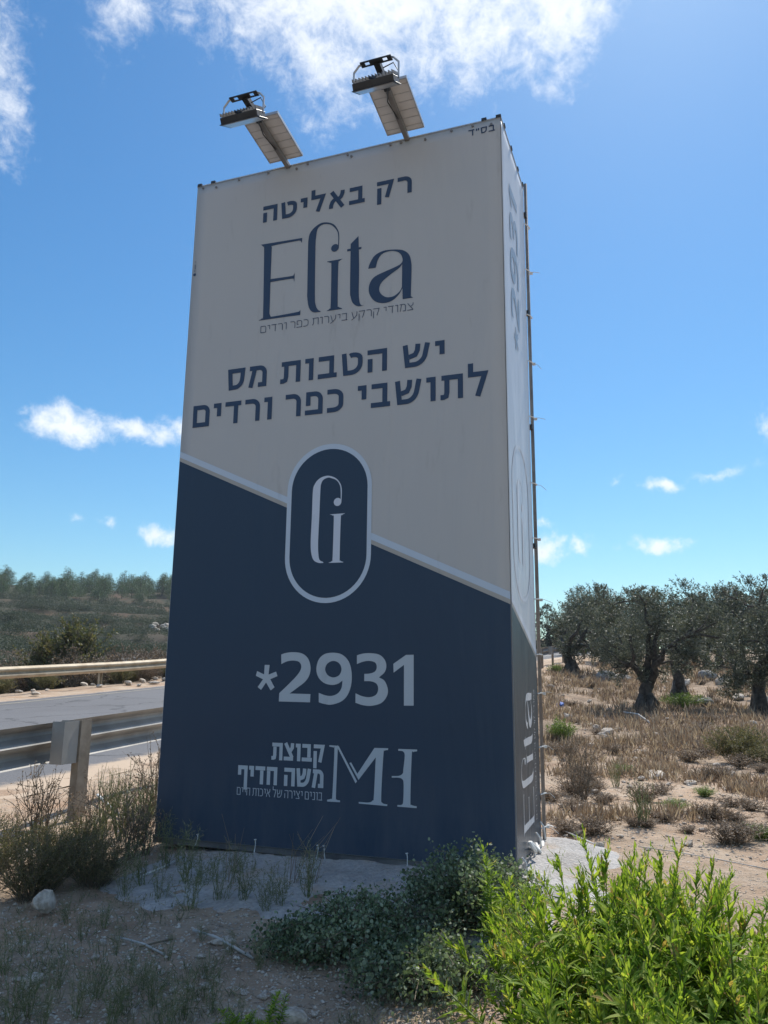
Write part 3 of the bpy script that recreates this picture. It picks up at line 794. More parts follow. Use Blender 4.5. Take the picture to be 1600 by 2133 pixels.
G={
'E':[(0.587,4.206,1),(0.927,4.195,1),(0.925,4.153,1),(0.912,4.175),(0.876,4.179),(0.693,4.179),(0.679,4.168,1),(0.681,3.912,1),(0.849,3.907),(0.868,3.914),(0.876,3.928,1),(0.875,3.858,1),(0.869,3.872),(0.854,3.885),(0.681,3.888,1),(0.684,3.641,1),(0.694,3.62),(0.717,3.613),(0.902,3.617),(0.924,3.622),(0.933,3.628,1),(0.932,3.591,1),(0.596,3.598,1),(0.626,3.614),(0.632,3.65),(0.616,4.155),(0.611,4.181)],
'l':[(1.09,3.588,1),(1.03,3.597),(0.997,3.641),(0.982,3.724),(0.981,3.781),(0.977,4.028),(0.978,4.183),(1.005,4.244),(1.062,4.281),(1.116,4.282),(1.173,4.255),(1.209,4.201),(1.219,4.152),(1.218,4.057,1),(1.212,4.059,1),(1.211,4.158),(1.196,4.206),(1.158,4.25),(1.116,4.268),(1.075,4.266),(1.047,4.24),(1.038,4.183),(1.035,4.1),(1.042,3.73),(1.051,3.648),(1.07,3.609),(1.09,3.595,1)],
'ball':[(1.1884641648203247,4.065530047095871),0.02941271156359293],
'i':[(1.131,3.97,1),(1.251,3.97,1),(1.227,3.956),(1.218,3.927),(1.22,3.637),(1.228,3.606),(1.254,3.591,1),(1.254,3.586,1),(1.136,3.588,1),(1.159,3.603),(1.167,3.634),(1.164,3.928),(1.156,3.954),(1.131,3.966,1)],
't':[(1.368,4.124,1),(1.377,3.874),(1.378,3.698),(1.384,3.626),(1.397,3.593),(1.421,3.585,1),(1.37,3.588),(1.334,3.619),(1.317,3.669),(1.312,3.725),(1.309,4.073,1)],
'tb':[(1.284,4.037,1),(1.393,4.035,1),(1.391,4.018,1),(1.283,4.019,1)],
'a':[(1.445,3.857,1),(1.459,3.899),(1.493,3.949),(1.555,3.973),(1.633,3.969),(1.702,3.95),(1.744,3.91),(1.76,3.852),(1.763,3.789),(1.759,3.619),(1.762,3.597),(1.776,3.586,1),(1.7,3.586,1),(1.698,3.668,1),(1.673,3.626),(1.628,3.59),(1.568,3.579),(1.506,3.599),(1.467,3.644),(1.452,3.694),(1.461,3.748),(1.496,3.789),(1.573,3.815),(1.641,3.834),(1.683,3.85),(1.698,3.87,1),(1.696,3.895),(1.679,3.93),(1.648,3.952),(1.602,3.962),(1.548,3.951),(1.517,3.913),(1.506,3.875),(1.502,3.855,1)],
'ah':[(1.695,3.847,1),(1.672,3.821),(1.611,3.785),(1.55,3.74),(1.53,3.696),(1.54,3.656),(1.582,3.621),(1.636,3.62),(1.677,3.647),(1.694,3.676,1)],
'Gl':[(1.164,1.805,1),(1.129,1.807),(1.093,1.828),(1.075,1.878),(1.069,1.954),(1.072,2.113),(1.074,2.29),(1.086,2.34),(1.118,2.376),(1.165,2.392),(1.206,2.387),(1.248,2.364),(1.277,2.323),(1.285,2.275),(1.283,2.206,1),(1.278,2.206,1),(1.277,2.276),(1.27,2.32),(1.245,2.356),(1.207,2.374),(1.183,2.379),(1.151,2.368),(1.134,2.342),(1.129,2.297),(1.126,2.109),(1.123,1.946),(1.127,1.87),(1.137,1.827),(1.164,1.811,1)],
'Gball':[(1.2560783329044,2.20789545999216),0.027366373433350022],
'Gi':[(1.202,2.127,1),(1.312,2.128,1),(1.289,2.116),(1.282,2.095),(1.28,1.842),(1.285,1.816),(1.307,1.806,1),(1.306,1.803,1),(1.2,1.804,1),(1.225,1.815),(1.23,1.839),(1.232,2.092),(1.225,2.117)],
'M1':[(1.239,0.661,1),(1.292,0.66,1),(1.296,0.639),(1.291,0.371),(1.297,0.344),(1.319,0.34,1),(1.319,0.33,1),(1.233,0.329,1),(1.233,0.339,1),(1.259,0.347),(1.267,0.369),(1.274,0.63),(1.266,0.648),(1.239,0.653,1)],
'M2':[(1.287,0.66,1),(1.302,0.659,1),(1.428,0.457,1),(1.419,0.445,1)],
'M3':[(1.376,0.561,1),(1.387,0.566,1),(1.43,0.501,1),(1.539,0.657,1),(1.628,0.658,1),(1.626,0.648,1),(1.605,0.643),(1.597,0.619),(1.586,0.381),(1.594,0.343),(1.626,0.336,1),(1.624,0.327,1),(1.442,0.33,1),(1.442,0.339,1),(1.508,0.34),(1.531,0.353),(1.539,0.378),(1.548,0.602,1),(1.438,0.466,1)],
'H':[(1.692,0.657,1),(1.811,0.658,1),(1.81,0.648,1),(1.787,0.643),(1.777,0.623),(1.77,0.371),(1.778,0.343),(1.809,0.337,1),(1.808,0.327,1),(1.689,0.328,1),(1.689,0.337,1),(1.715,0.34),(1.725,0.361),(1.727,0.459),(1.718,0.485),(1.694,0.492),(1.652,0.49,1),(1.652,0.499,1),(1.698,0.503),(1.721,0.518),(1.725,0.543),(1.733,0.621),(1.721,0.644),(1.692,0.647,1)],
'2':[(0.882,1.215,1),(0.915,1.225),(0.969,1.23),(1.031,1.222),(1.074,1.191),(1.094,1.14),(1.089,1.089),(1.06,1.045),(1.008,1.007),(0.952,0.969,1),(1.099,0.968,1),(1.098,0.917,1),(0.877,0.918,1),(0.878,0.97,1),(0.946,1.03),(1.005,1.088),(1.029,1.133),(1.014,1.167),(0.971,1.177),(0.925,1.171),(0.885,1.154,1)],
'9':[(1.157,0.977,1),(1.199,0.963),(1.243,0.959),(1.287,0.975),(1.312,1.008),(1.319,1.055,1),(1.286,1.034),(1.242,1.027),(1.189,1.04),(1.15,1.076),(1.136,1.127),(1.151,1.184),(1.191,1.218),(1.251,1.227),(1.311,1.215),(1.356,1.175),(1.378,1.112),(1.378,1.032),(1.354,0.966),(1.311,0.926),(1.245,0.906),(1.193,0.91),(1.159,0.919,1)],
'9h':[(1.253,1.176),(1.293,1.161),(1.31,1.125),(1.295,1.088),(1.255,1.073),(1.215,1.088),(1.197,1.124),(1.213,1.16)],
'3':[(1.413,1.211,1),(1.451,1.221),(1.501,1.224),(1.559,1.216),(1.595,1.189),(1.61,1.15),(1.6,1.11),(1.563,1.077,1),(1.6,1.055),(1.622,1.003),(1.612,0.958),(1.577,0.922),(1.514,0.905),(1.456,0.908),(1.409,0.921,1),(1.408,0.978,1),(1.455,0.961),(1.506,0.957),(1.545,0.973),(1.558,1.006),(1.547,1.038),(1.511,1.052),(1.465,1.053,1),(1.465,1.097,1),(1.503,1.1),(1.536,1.113),(1.547,1.14),(1.535,1.167),(1.495,1.177),(1.452,1.171),(1.414,1.157,1)],
'1':[(1.738,1.214,1),(1.787,1.215,1),(1.788,0.912,1),(1.726,0.911,1),(1.725,1.154,1),(1.658,1.106,1),(1.656,1.16,1)],
'*':[(0.764,1.148,1),(0.8,1.148,1),(0.795,1.086,1),(0.849,1.106,1),(0.86,1.077,1),(0.809,1.057,1),(0.842,1.006,1),(0.815,0.986,1),(0.779,1.036,1),(0.745,0.988,1),(0.719,1.006,1),(0.756,1.056,1),(0.702,1.078,1),(0.71,1.108,1),(0.762,1.087,1)]}
def circle(cx, cy, r, n=28):
    return [(cx + r * cos(2 * pi * i / n), cy + r * sin(2 * pi * i / n)) for i in range(n)]
def stadium(s0, s1, t0, t1, n=28):
    r = (s1 - s0) / 2; cx = (s0 + s1) / 2
    return [(cx + r * cos(pi * i / n), t1 - r + r * sin(pi * i / n)) for i in range(n + 1)] + [(cx - r * cos(pi * i / n), t0 + r - r * sin(pi * i / n)) for i in range(n + 1)]

# frame, banners
b = MB()
tu = .05
for (x, y) in ((.03, .03), (BW - .03, .03), (.03, BD - .03), (BW - .03, BD - .03), (BW * .5, .03), (BW * .5, BD - .03)):
    b.box((x, y, BT / 2 - .02), (tu, tu, BT - .06))
for z in (.06, 1.25, 2.45, 3.65, BT - .045):
    for y in (.03, BD - .03): b.box((BW / 2, y, z), (BW - .12, tu - .004, tu - .004))
    for x in (.03, BW - .03): b.box((x, BD / 2, z), (tu - .004, BD - .12, tu - .004))
b.build('steel_frame', M['frame'], pyl, bevel=.003)
b = MB(); b.box((BW / 2, .035, .02), (BW + .05, .05, .05)); b.box((BW - .01, BD / 2, .02), (.05, BD - .1, .05))
b.build('base_beam', simple('base_beam_steel', (.10, .10, .11), (.24, .23, .22), 5, .7, .2, .2), pyl, bevel=.003)

ZB = .035
def banner(name, mapf, wdt, mat, label):
    nx, nz_ = 24, 60
    vs = []; fs = []
    for j in range(nz_ + 1):
        for i in range(nx + 1):
            a = wdt * i / nx; z = ZB + (BT - ZB) * j / nz_
            vs.append(mapf(a, z, 0))
    for j in range(nz_):
        for i in range(nx):
            q = j * (nx + 1) + i; fs.append((q, q + 1, q + nx + 2, q + nx + 1))
    me = npmesh(name, vs, fs, mat)
    o = link(name, me, pyl); 
    sol = o.modifiers.new('t', 'SOLIDIFY'); sol.thickness = .0012; sol.offset = -1 
    if label: o['label'] = label
    return o
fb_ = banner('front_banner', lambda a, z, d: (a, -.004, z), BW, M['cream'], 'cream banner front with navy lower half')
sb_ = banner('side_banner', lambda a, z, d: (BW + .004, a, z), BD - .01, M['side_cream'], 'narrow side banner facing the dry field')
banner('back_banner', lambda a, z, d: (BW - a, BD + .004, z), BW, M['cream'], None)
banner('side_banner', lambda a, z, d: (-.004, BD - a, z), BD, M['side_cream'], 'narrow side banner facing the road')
b = MB(); b.box((BW / 2, BD / 2, BT - .004), (BW - .02, BD - .02, .006)); b.build('roof_sheet', M['frame'], pyl)
b = MB(); b.box((BW / 2, .0, BT + .003), (BW + .01, .016, .008)); b.box((BW + .0, BD / 2, BT + .003), (.016, BD, .008)); b.build('edge_trim', M['alu'], pyl)

def band_t(s): return 2.592 - .452 * s
OFF = .0055
p = Print(fmap(OFF)); p.poly([(0.001, ZB + .002), (BW - .001, ZB + .002), (BW - .001, band_t(BW)), (0.001, band_t(0))]); p.build('navy_field', M['navy'], fb_)
p = Print(fmap(OFF + .0003)); p.poly([(0.001, band_t(0) + .001), (BW - .001, band_t(BW) + .001), (BW - .001, band_t(BW) + .028), (0.001, band_t(0) + .028)]); p.build('beige_stripe', M['beige'], fb_)
p = Print(fmap(OFF + .0004)); p.poly([(0.001, band_t(0) + .029), (BW - .001, band_t(BW) + .029), (BW - .001, band_t(BW) + .074), (0.001, band_t(0) + .074)]); p.build('pale_blue_stripe', M['lblue'], fb_)
p = Print(fmap(OFF + .0010)); p.poly(stadium(.883, 1.497, 1.543, 2.613)); p.build('pill_outline', M['lblue'], fb_)
p = Print(fmap(OFF + .0016)); p.poly(stadium(.916, 1.467, 1.576, 2.577)); p.build('pill', M['navy'], fb_)
p = Print(fmap(OFF + .0022))
p.poly(sm(G['Gl'])); p.poly(circle(*G['Gball'][0], G['Gball'][1])); p.poly(sm(G['Gi']))
p.build('emblem', M['lav'], fb_)

p = Print(fmap(OFF + .0008))
def glyphs(mapf, mat, par, groups, name='letter', lab=None):
    for g in groups:
        p = Print(mapf)
        for k_ in g:
            if k_ == 'ball': p.poly(circle(*G['ball'][0], G['ball'][1]))
            elif k_ == 'a': p.poly(sm(G['a']), [sm(G['ah'])])
            elif k_ == '9': p.poly(sm(G['9']), [sm(G['9h'])])
            else: p.poly(sm(G[k_]))
        o = p.build(name, mat, par)
        if lab: o['label'] = lab
ELITA = (('E',), ('l', 'ball'), ('i',), ('t', 'tb'), ('a',))
glyphs(fmap(OFF + .0008), M['navy_ink'], fb_, ELITA)
def heb_line(text, s0, s1, t0, hgt, t, mat, lab, gap=.19, wg=.42, parent=None):
    hebrew(fmap(OFF + .0012), text, s0, s1, t0, hgt, t, gap, wg, mat, fb_)
heb_line('רק באליטה', .593, 1.763, 4.383, .133, .225, M['navy_ink'], 'top line of bold Hebrew lettering')
heb_line('יש הטבות מס', .366, 1.994, 3.088, .160, .205, M['navy_ink'], 'bold Hebrew line below the logo')
heb_line('לתושבי כפר ורדים', .090, 2.277, 2.835, .166, .205, M['navy_ink'], 'second bold Hebrew line below the logo')
heb_line('צמודי קרקע ביערות כפר ורדים', .617, 1.779, 3.497, .053, .085, M['navy_ink'], 'thin Hebrew line under the name', .20, .34)
heb_line('בס"ד', 2.170, 2.355, 4.720, .047, .17, M['navy_ink'], 'small Hebrew mark in the top right corner')
heb_line('קבוצת', .839, 1.206, .556, .107, .235, M['greyl'], 'bold grey Hebrew word beside the monogram', .13)
heb_line('משה חדיף', .601, 1.204, .404, .110, .235, M['greyl'], 'bold grey Hebrew words beside the monogram', .13, .42)
heb_line('בונים יצירה של איכות חיים', .601, 1.200, .332, .047, .11, M['greyl'], 'thin grey Hebrew line beside the monogram', .20, .34)
glyphs(fmap(OFF + .0012), M['greyl'], fb_, [('*',), ('2',), ('9',), ('3',), ('1',)], 'digit')
glyphs(fmap(OFF + .0012), M['greyl'], fb_, [('M1', 'M2', 'M3'), ('H',)], 'monogram_letter')
# tiny printer's mark at the left edge: a dot and a line of small type running upwards
p = Print(fmap(OFF + .0012)); p.poly(circle(.024, 4.062, .012, 14))
for i_, (dx, hh_) in enumerate(((0, .010), (.012, .012), (.024, .006), (.034, .010), (.046, .010), (.058, .012), (.070, .004), (.078, .012), (.086, .012))):
    y0 = 4.085 + dx
    if i_ in (0,): p.stroke([(.030, y0), (.018, y0 + .004), (.030, y0 + .008)], .002)
    elif hh_ > .011: p.stroke([(.018, y0), (.031, y0)], .0022)
    elif hh_ < .005: p.stroke([(.028, y0), (.031, y0)], .0022)
    else: p.stroke([(.022, y0), (.022, y0 + .007), (.030, y0 + .007), (.030, y0), (.022, y0)], .002)
p.build('printer_mark', M['navy_ink'], fb_)

# side banner print
OS = .0055
SBD = BD - .012
p = Print(smap(OS)); p.poly([(.001, ZB + .002), (SBD, ZB + .002), (SBD, 1.21), (.001, 1.500)]); p.build('washed_navy_field', M['side_navy'], sb_)
p = Print(smap(OS + .0003)); p.poly([(.001, 1.501), (SBD, 1.211), (SBD, 1.235), (.001, 1.528)]); p.build('beige_stripe', M['beige'], sb_)
p = Print(smap(OS + .0004)); p.poly([(.001, 1.529), (SBD, 1.236), (SBD, 1.275), (.001, 1.575)]); p.build('pale_blue_stripe', M['side_pale'], sb_)
p = Print(smap(OS + .0010)); p.poly(stadium(.10, .70, 1.56, 2.60), [stadium(.125, .675, 1.585, 2.575)]); p.build('pill_outline', M['side_pale'], sb_)
def logo_map(off, q0, t0, x0, y0, k):      # front coordinates shrunk and moved upright on the side
    return lambda a, b, d=0: (BW + off + d, q0 + (a - x0) * k, t0 + (b - y0) * k)
p = Print(logo_map(OS + .0010, .25, 1.80, 1.06, 1.80, .95))
p.poly(sm(G['Gl'])); p.poly(circle(*G['Gball'][0], G['Gball'][1])); p.poly(sm(G['Gi'])); p.build('emblem', M['side_pale'], sb_)
# name on its side: front extents s .59-1.78, t 3.55-4.33
def turn(off, q_base, t_start, x0, y0, kx, ky):
    return lambda a, b, d=0: (BW + off + d, q_base - (b - y0) * ky, t_start + (a - x0) * kx)
p = Print(turn(OS + .0008, .62, .170, .59, 3.545, .70, .60))
glyphs(p.m, M['side_letter'], sb_, ELITA)
hebrew(turn(OS + .0012, .70, .20, 0, 0, 1, 1), 'צמודי קרקע ביערות כפר ורדים', 0, .81, 0, .045, .10, .20, .34, M['side_letter'], sb_)
# number on its side
n0 = min(v[0] for v in G['*']); n1_ = max(v[0] for v in G['1']); b0 = min(v[1] for v in G['2']); b1_ = max(v[1] for v in G['2'])
p = Print(turn(OS + .0010, .52, 3.27, n0, b0, 1.20 / (n1_ - n0), .30 / (b1_ - b0)))
glyphs(p.m, M['side_ink'], sb_, [('*',), ('2',), ('9',), ('3',), ('1',)], 'digit')

# screws and eyelets along the top and right edge
tm = MB(); tm.tube([(0, -.012, 0), (0, -.004, 0)], .009, 10); scr = tm.mesh('screw', M['frame'])
k = 0
for s_ in (.05, .17, .37, .62, .86, .95, 1.27, 1.30, 1.60, 1.68, 1.86, 2.05, 2.20, 2.33):
    o = link('screw', scr, pyl); o.location = (s_, 0, BT - .018 - (.02 if k % 3 == 1 else 0)); k += 1
tm = MB(); tm.box((0, 0, 0), (.035, .02, .02)); clip = tm.mesh('clip', M['black'])
for s_ in (.14, .02, 2.28, 2.38):
    o = link('clip', clip, pyl); o.location = (s_, -.002, BT + .012)
for q_ in (.1, .35, .6, .8):
    o = link('clip', clip, pyl); o.location = (BW + .004, q_, BT + .010); o.rotation_euler = (0, 0, pi / 2)
# pole behind the far edge of the side banner, tied to it
b = MB(); b.tube([(BW + .016, BD + .045, -.02), (BW + .014, BD + .045, BT * .5), (BW + .012, BD + .045, BT + .075)], .013, 8)
pole = b.build('rear_pole', M['frame'], pyl, True)
for z in (4.60, 3.78, 2.88, 2.0):
    b = MB(); b.box((BW + .008, BD + .018, z), (.02, .035, .035)); b.build('clamp', M['black'], pyl)
for z in (.12, .33, .63, .98, 1.24, 1.62, 2.05, 2.45, 2.95, 3.38, 3.75, 4.12, 4.5):
    b = MB()
    b.tube([(BW + .009, BD - .03, z), (BW + .026, BD + .01, z + .004), (BW + .036, BD + .05, z + .002), (BW + .016, BD + .066, z)], .0045, 5)
    if R.random() < .6:
        a = R.uniform(-.05, .02)
        b.tube([(BW + .034, BD + .05, z), (BW + .06, BD + .05, z + .01 + a * .3), (BW + .09 + R.random() * .03, BD + .05, z + a)], .002, 4)
    if R.random() < .4: b.box((BW + .04, BD + .05, z), (.02, .012, .018))
    b.build('cable_tie', M['tie'], pyl)
# ties hanging from the lower hem
for s_ in (.33, .75, 1.18, 1.22, 1.75, 2.15):
    b = MB(); dx = R.uniform(-.025, .02)
    b.tube([(s_, -.008, .075), (s_ + .006, -.016, .05), (s_ + dx * .5, -.012, .02), (s_ + dx, -.02, .0)], .0028, 5)
    b.tube([(s_ - .007, -.010, .072), (s_ + .007, -.010, .075)], .004, 5)
    b.build('hem_tie', M['tie'], pyl)
for q_, z_ in ((.12, .05), (.4, .07), (.62, .10), (.78, .14)):
    b = MB(); b.tube([(BW + .01, q_, z_ + .03), (BW + .03, q_ + .01, z_), (BW + .035, q_ + .03, z_ - .08)], .006, 5); b.build('hem_tie', M['tie'], pyl)
# crumpled white strap at the foot of the side
b = MB()
pts = [(BW + .02 + .03 * sin(i * 1.9), .30 + i * .05, .10 - .008 * i + .03 * cos(i * 2.3)) for i in range(9)]
b.tube(pts, .012, 6); b.build('loose_strap', M['tie'], pyl, True)

# ------------------------------------------------------------------ solar floodlights on arms over the front edge
def lamp(s, label, end, tilt, rz_):
    root = empty('solar_floodlight', BL + ex * s + Vector((0, 0, BT)), -YB, label, 'floodlight', 'solar floodlights over the top edge')
    ko, kz = end
    dr = Vector((0, -ko, kz)).normalized(); up = Vector((0, kz, ko)).normalized()
    b = MB(); b.box(dr * (hypot(ko, kz) / 2 - .06), (.034, hypot(ko, kz) + .12, .034), Matrix((Vector((1, 0, 0)), -dr, up)).transposed())
    b.build('arm', M['frame'], root, bevel=.003)
    # solar panel lies on the arm, cells up
    c = dr * .25 + up * .032
    rot = Matrix((Vector((1, 0, 0)), -dr, up)).transposed()
    e = bpy.data.objects.new('solar_panel', MB.mesh((lambda q: (q.box((0, 0, 0), (.262, .398, .006)), q)[1])(MB()), 'solar_panel', M['panel_back'])); COL.objects.link(e)
    e.parent = root; e.location = c; e.rotation_euler = rot.to_euler()
    q = MB()
    q.box((-.1345, 0, .004), (.007, .412, .022)); q.box((.1345, 0, .004), (.007, .412, .022)); q.box((0, -.2025, .004), (.262, .007, .022)); q.box((0, .2025, .004), (.262, .007, .022))
    q.build('panel_frame', M['alu'], e)
    q = MB(); q.box((0, 0, .0045), (.26, .396, .002)); q.build('cells', M['cell'], e)
    for i in range(6):
        q = MB(); q.box((0, -.165 + i * .066, -.0045), (.258, .004, .003)); q.build('rib', M['alu'], e)
    # U bracket and lamp head below the end of the arm
    he = Vector((0, -ko, kz))
    hd = bpy.data.objects.new('lamp_head', None); 
    hc = he + Vector((0, -.045, -.165))
    Mh = Matrix.Rotation(radians(tilt), 3, 'X')
    q = MB(); q.box((0, 0, 0), (.275, .130, .040)); q.box((0, .0, -.0235), (.288, .155, .005))
    head = q.build('lamp_head', M['black'], root, bevel=.004); head.location = hc; head.rotation_euler = (radians(tilt), 0, 0)
    q = MB(); q.box((0, 0, -.0275), (.255, .125, .003)); q.build('lens', M['glass'], head)
    for i in range(13):
        q = MB(); q.box((-.132 + i * .022, .0, .036), (.004, .125, .020)); q.build('cooling_fin', M['black'], head)
    q = MB(); w = .152
    for sg in (1, -1):
        q = MB(); q.tube([(sg * w, 0, -.165), (sg * w, 0, -.045), (sg * (w - .035), 0, -.002), (sg * (w - .05), 0, .002)], .007, 6)
        q.build('bracket_leg', M['alu'], root).location = he + Vector((0, -.045, 0))
    q = MB(); 
    for x0_, x1_ in ((-.105, -.075), (-.045, .045), (.075, .105)): q.box(((x0_ + x1_) / 2, 0, 0), (x1_ - x0_, .045, .007))
    q.box((0, .018, 0), (.21, .008, .0072)); q.box((0, -.018, 0), (.21, .008, .0072))
    q.build('bracket_bar', M['black'], root).location = he + Vector((0, -.045, 0))
    q = MB(); q.box(dr * (hypot(ko, kz) - .07), (.040, .21, .042), rot); q.box(dr * (hypot(ko, kz) - .11) - up * .03, (.05, .05, .03), rot); q.box(dr * (hypot(ko, kz) - .04) - up * .028, (.03, .03, .02), rot)
    q.build('hinge', M['black'], root)
    q = MB(); q.tube([he + Vector((.03, .0, -.02)), he + Vector((.10, .0, .0)), he + Vector((.13, .02, -.06)), he + Vector((.05, .05, -.10)), dr * .34 - up * .01 + Vector((-.03, 0, 0)), dr * .2 - up * .024 + Vector((.0, 0, 0))], .004, 5)
    q.build('cable', M['cable'], root)
    return root
lamp(.787, 'left of the two solar floodlights, on an arm above the top edge of the pylon', (.62, .085), 30, 0)
lamp(1.726, 'right of the two solar floodlights, nearer the upper right corner of the pylon', (.59, .11), 32, 0)

# ------------------------------------------------------------------ concrete apron, stones
M['conc'] = None
ma, nt, bs = newmat('rough_concrete')
tcn = N(nt, 'ShaderNodeTexCoord'); P_ = tcn.outputs['Object']
q1 = nz(nt, P_, 3, 8, .65); q2 = nz(nt, P_, 38, 6, .7)
vq = N(nt, 'ShaderNodeTexVoronoi'); vq.inputs['Scale'].default_value = 60; nt.links.new(P_, vq.inputs['Vector'])
c = ramp(nt, q1.outputs['Fac'], [(.3, (.40, .37, .34)), (.55, (.53, .51, .49)), (.75, (.62, .61, .59))])
c = mixc(nt, mth(nt, 'MULTIPLY_ADD', q2.outputs['Fac'], 2.2, -.9, clamp=True), c, (.24, .22, .20))
q3 = nz(nt, P_, 2.1, 9, .72)
c = mixc(nt, mth(nt, 'MULTIPLY_ADD', q3.outputs['Fac'], 5.5, -2.9, clamp=True), c, (.50, .38, .28))
nt.links.new(c, bs.inputs['Base Color']); bs.inputs['Roughness'].default_value = .95
bump(nt, bs, mth(nt, 'ADD', q2.outputs['Fac'], mth(nt, 'MULTIPLY', vq.outputs['Distance'], .5)), .8, .02)
M['conc'] = ma
def local(a, b): 
    return BL + ex * a + ey * b
def apron():
    cx, cy = 1.3, .2
    def rout(an):
        c_, s_ = cos(an), sin(an)
        hx = 1.80 if c_ > 0 else 1.40
        hy = 1.25 if s_ > 0 else 1.42
        r = 1 / ((abs(c_) / hx) ** 3 + (abs(s_) / hy) ** 3) ** (1 / 3)
        if c_ > 0 and s_ < 0: r *= 1 + .22 * sin(-an * 2) 
        return r * (1 + .10 * noise.noise(Vector((c_ * 2.2, s_ * 2.2, 5))) + .05 * noise.noise(Vector((c_ * 8, s_ * 8, 1))))
    NA, NR_ = 200, 46
    vs = []; fs = []
    for j in range(NR_ + 1):
        for i in range(NA):
            an = 2 * pi * i / NA; ro = rout(an); t = j / NR_
            p = local(cx + cos(an) * ro * t, cy + sin(an) * ro * t)
            g = ground(p.x, p.y, False)
            lump = .022 * noise.noise(Vector((p.x * 5, p.y * 5, 2))) + .012 * noise.noise(Vector((p.x * 17, p.y * 17, 2)))
            mound = .05 * exp(-((p.x - 1.75) ** 2 + (p.y - 5.15) ** 2) / .10) + .04 * exp(-((p.x - 1.25) ** 2 + (p.y - 5.5) ** 2) / .2)
            z = g + .035 * (1 - t ** 5) - .06 * t ** 12 + (lump + mound) * (1 - t ** 8) - .012
            # stays under the hem of the banners
            vs.append((p.x, p.y, z))
    for j in range(NR_):
        for i in range(NA):
            fs.append((j * NA + i, (j + 1) * NA + i, (j + 1) * NA + (i + 1) % NA, j * NA + (i + 1) % NA))
    me = npmesh('concrete_apron', vs, fs, M['conc'], True)
    o = link('concrete_apron', me)
    tag(o, 'rough grey concrete apron poured round the foot of the pylon', kind='structure')
apron()

def rock_mesh(seed, sub=2, flat=.6):
    bm = bmesh.new(); bmesh.ops.create_icosphere(bm, subdivisions=sub, radius=.5)
    rr = random.Random(seed)
    planes = [(Vector((rr.gauss(0, 1), rr.gauss(0, 1), rr.gauss(0, .8))).normalized(), rr.uniform(.26, .42)) for _ in range(9)]
    for v in bm.verts:
        co = v.co.copy()
        for n_, d in planes:
            e = co.dot(n_) - d
            if e > 0: co -= n_ * e * .9
        co *= 1 + .16 * noise.noise(co * 3 + Vector((seed, 0, 0)))
        co.z *= flat
        v.co = co
    me = bpy.data.meshes.new('rock'); bm.to_mesh(me); bm.free()
    return me
RK = [rock_mesh(i, 2, .45 + .06 * (i % 4)) for i in range(7)]
for me in RK: me.materials.append(M['stone'])
RKG = [rock_mesh(20 + i, 3, .6 + .1 * (i % 3)) for i in range(4)]
for me in RKG: me.materials.append(M['stone_grey'])
def rock(p, size, label, group=None, grey=False, sink=.28, name='rock', zk=1.0):
    me = R.choice(RKG if grey else RK)
    o = bpy.data.objects.new(name, me); COL.objects.link(o)
    sx = size * R.uniform(.85, 1.15); 
    o.scale = (sx, size * R.uniform(.7, 1.0), size * R.uniform(.7, 1.1) * zk)
    o.rotation_euler = (R.uniform(-.2, .2), R.uniform(-.2, .2), R.uniform(0, 6.28))
    o.location = (p.x, p.y, p.z + size * .27 * (1 - 2 * sink) * zk)
    return tag(o, label, 'rock', group)
# the ones that can be named
rock(at(88, 1908), .155, 'pale angular boulder alone on the shaded bare ground at lower left', sink=.05, zk=1.7)
rock(at(212, 1968), .055, 'small brown stone in front of the pale boulder at lower left', sink=.1)
rock(at(66, 2050), .10, 'whitish stone at the left edge below the pale boulder', sink=.3)
rock(at(360, 2066), .05, 'small white pebble-like stone in the middle of the shaded gravel', sink=.2)
rock(at(580, 2075), .075, 'flat pale stone on gravel just below the dark round-leaved shrub', sink=.3)
rock(at(612, 2125), .14, 'broad flat grey stone half buried at the bottom edge of the photo', sink=.42)
rock(at(465, 1965), .13, 'flat lump of grey concrete beside the long pale stick', sink=.42)
rock(at(1434, 1522), .22, 'white stone lying below the green clump under the big olive tree', sink=.15)
rock(at(1262, 1418), .95, 'grey weathered boulder between the left olive and the big olive tree', grey=True)
rock(at(1296, 1420), .75, 'pale boulder just right of the grey weathered one behind the big olive', grey=False)
rock(at(1265, 1530), .32, 'flat pale boulder in dry grass below left of the big olive trunk', sink=.35)
rock(at(1180, 1500), .38, 'rounded tan boulder behind the bright green clump beside the pylon', sink=.2)
rock(at(1472, 1470), .65, 'dark grey boulder right of the big olive trunk in the dry grass', grey=True)
rock(at(1540, 1458), .45, 'pale boulder in front of the rightmost olive trunk', sink=.2)
rock(at(1475, 1415), .8, 'grey boulder behind the olive grove, left of the small thin trunk', grey=True)
rock(at(1508, 1428), .7, 'tan square boulder behind the olives near the small thin trunk', sink=.15)
rock(at(1428, 1430), .6, 'pale boulder right behind the second trunk of the grove', sink=.1)
rock(at(1470, 1712), .16, 'flat tan stone in the middle of the stony soil at right', sink=.3)
rock(at(1205, 1690), .13, 'tan rounded stone beside the dry stalks right of the pylon', sink=.1)
rock(at(1365, 1620), .36, 'long low pale slab of rock in the dry field', sink=.38, zk=.7)
rock(at(1590, 1468), .5, 'pale boulder at the right edge by the olive trunk', sink=.2)
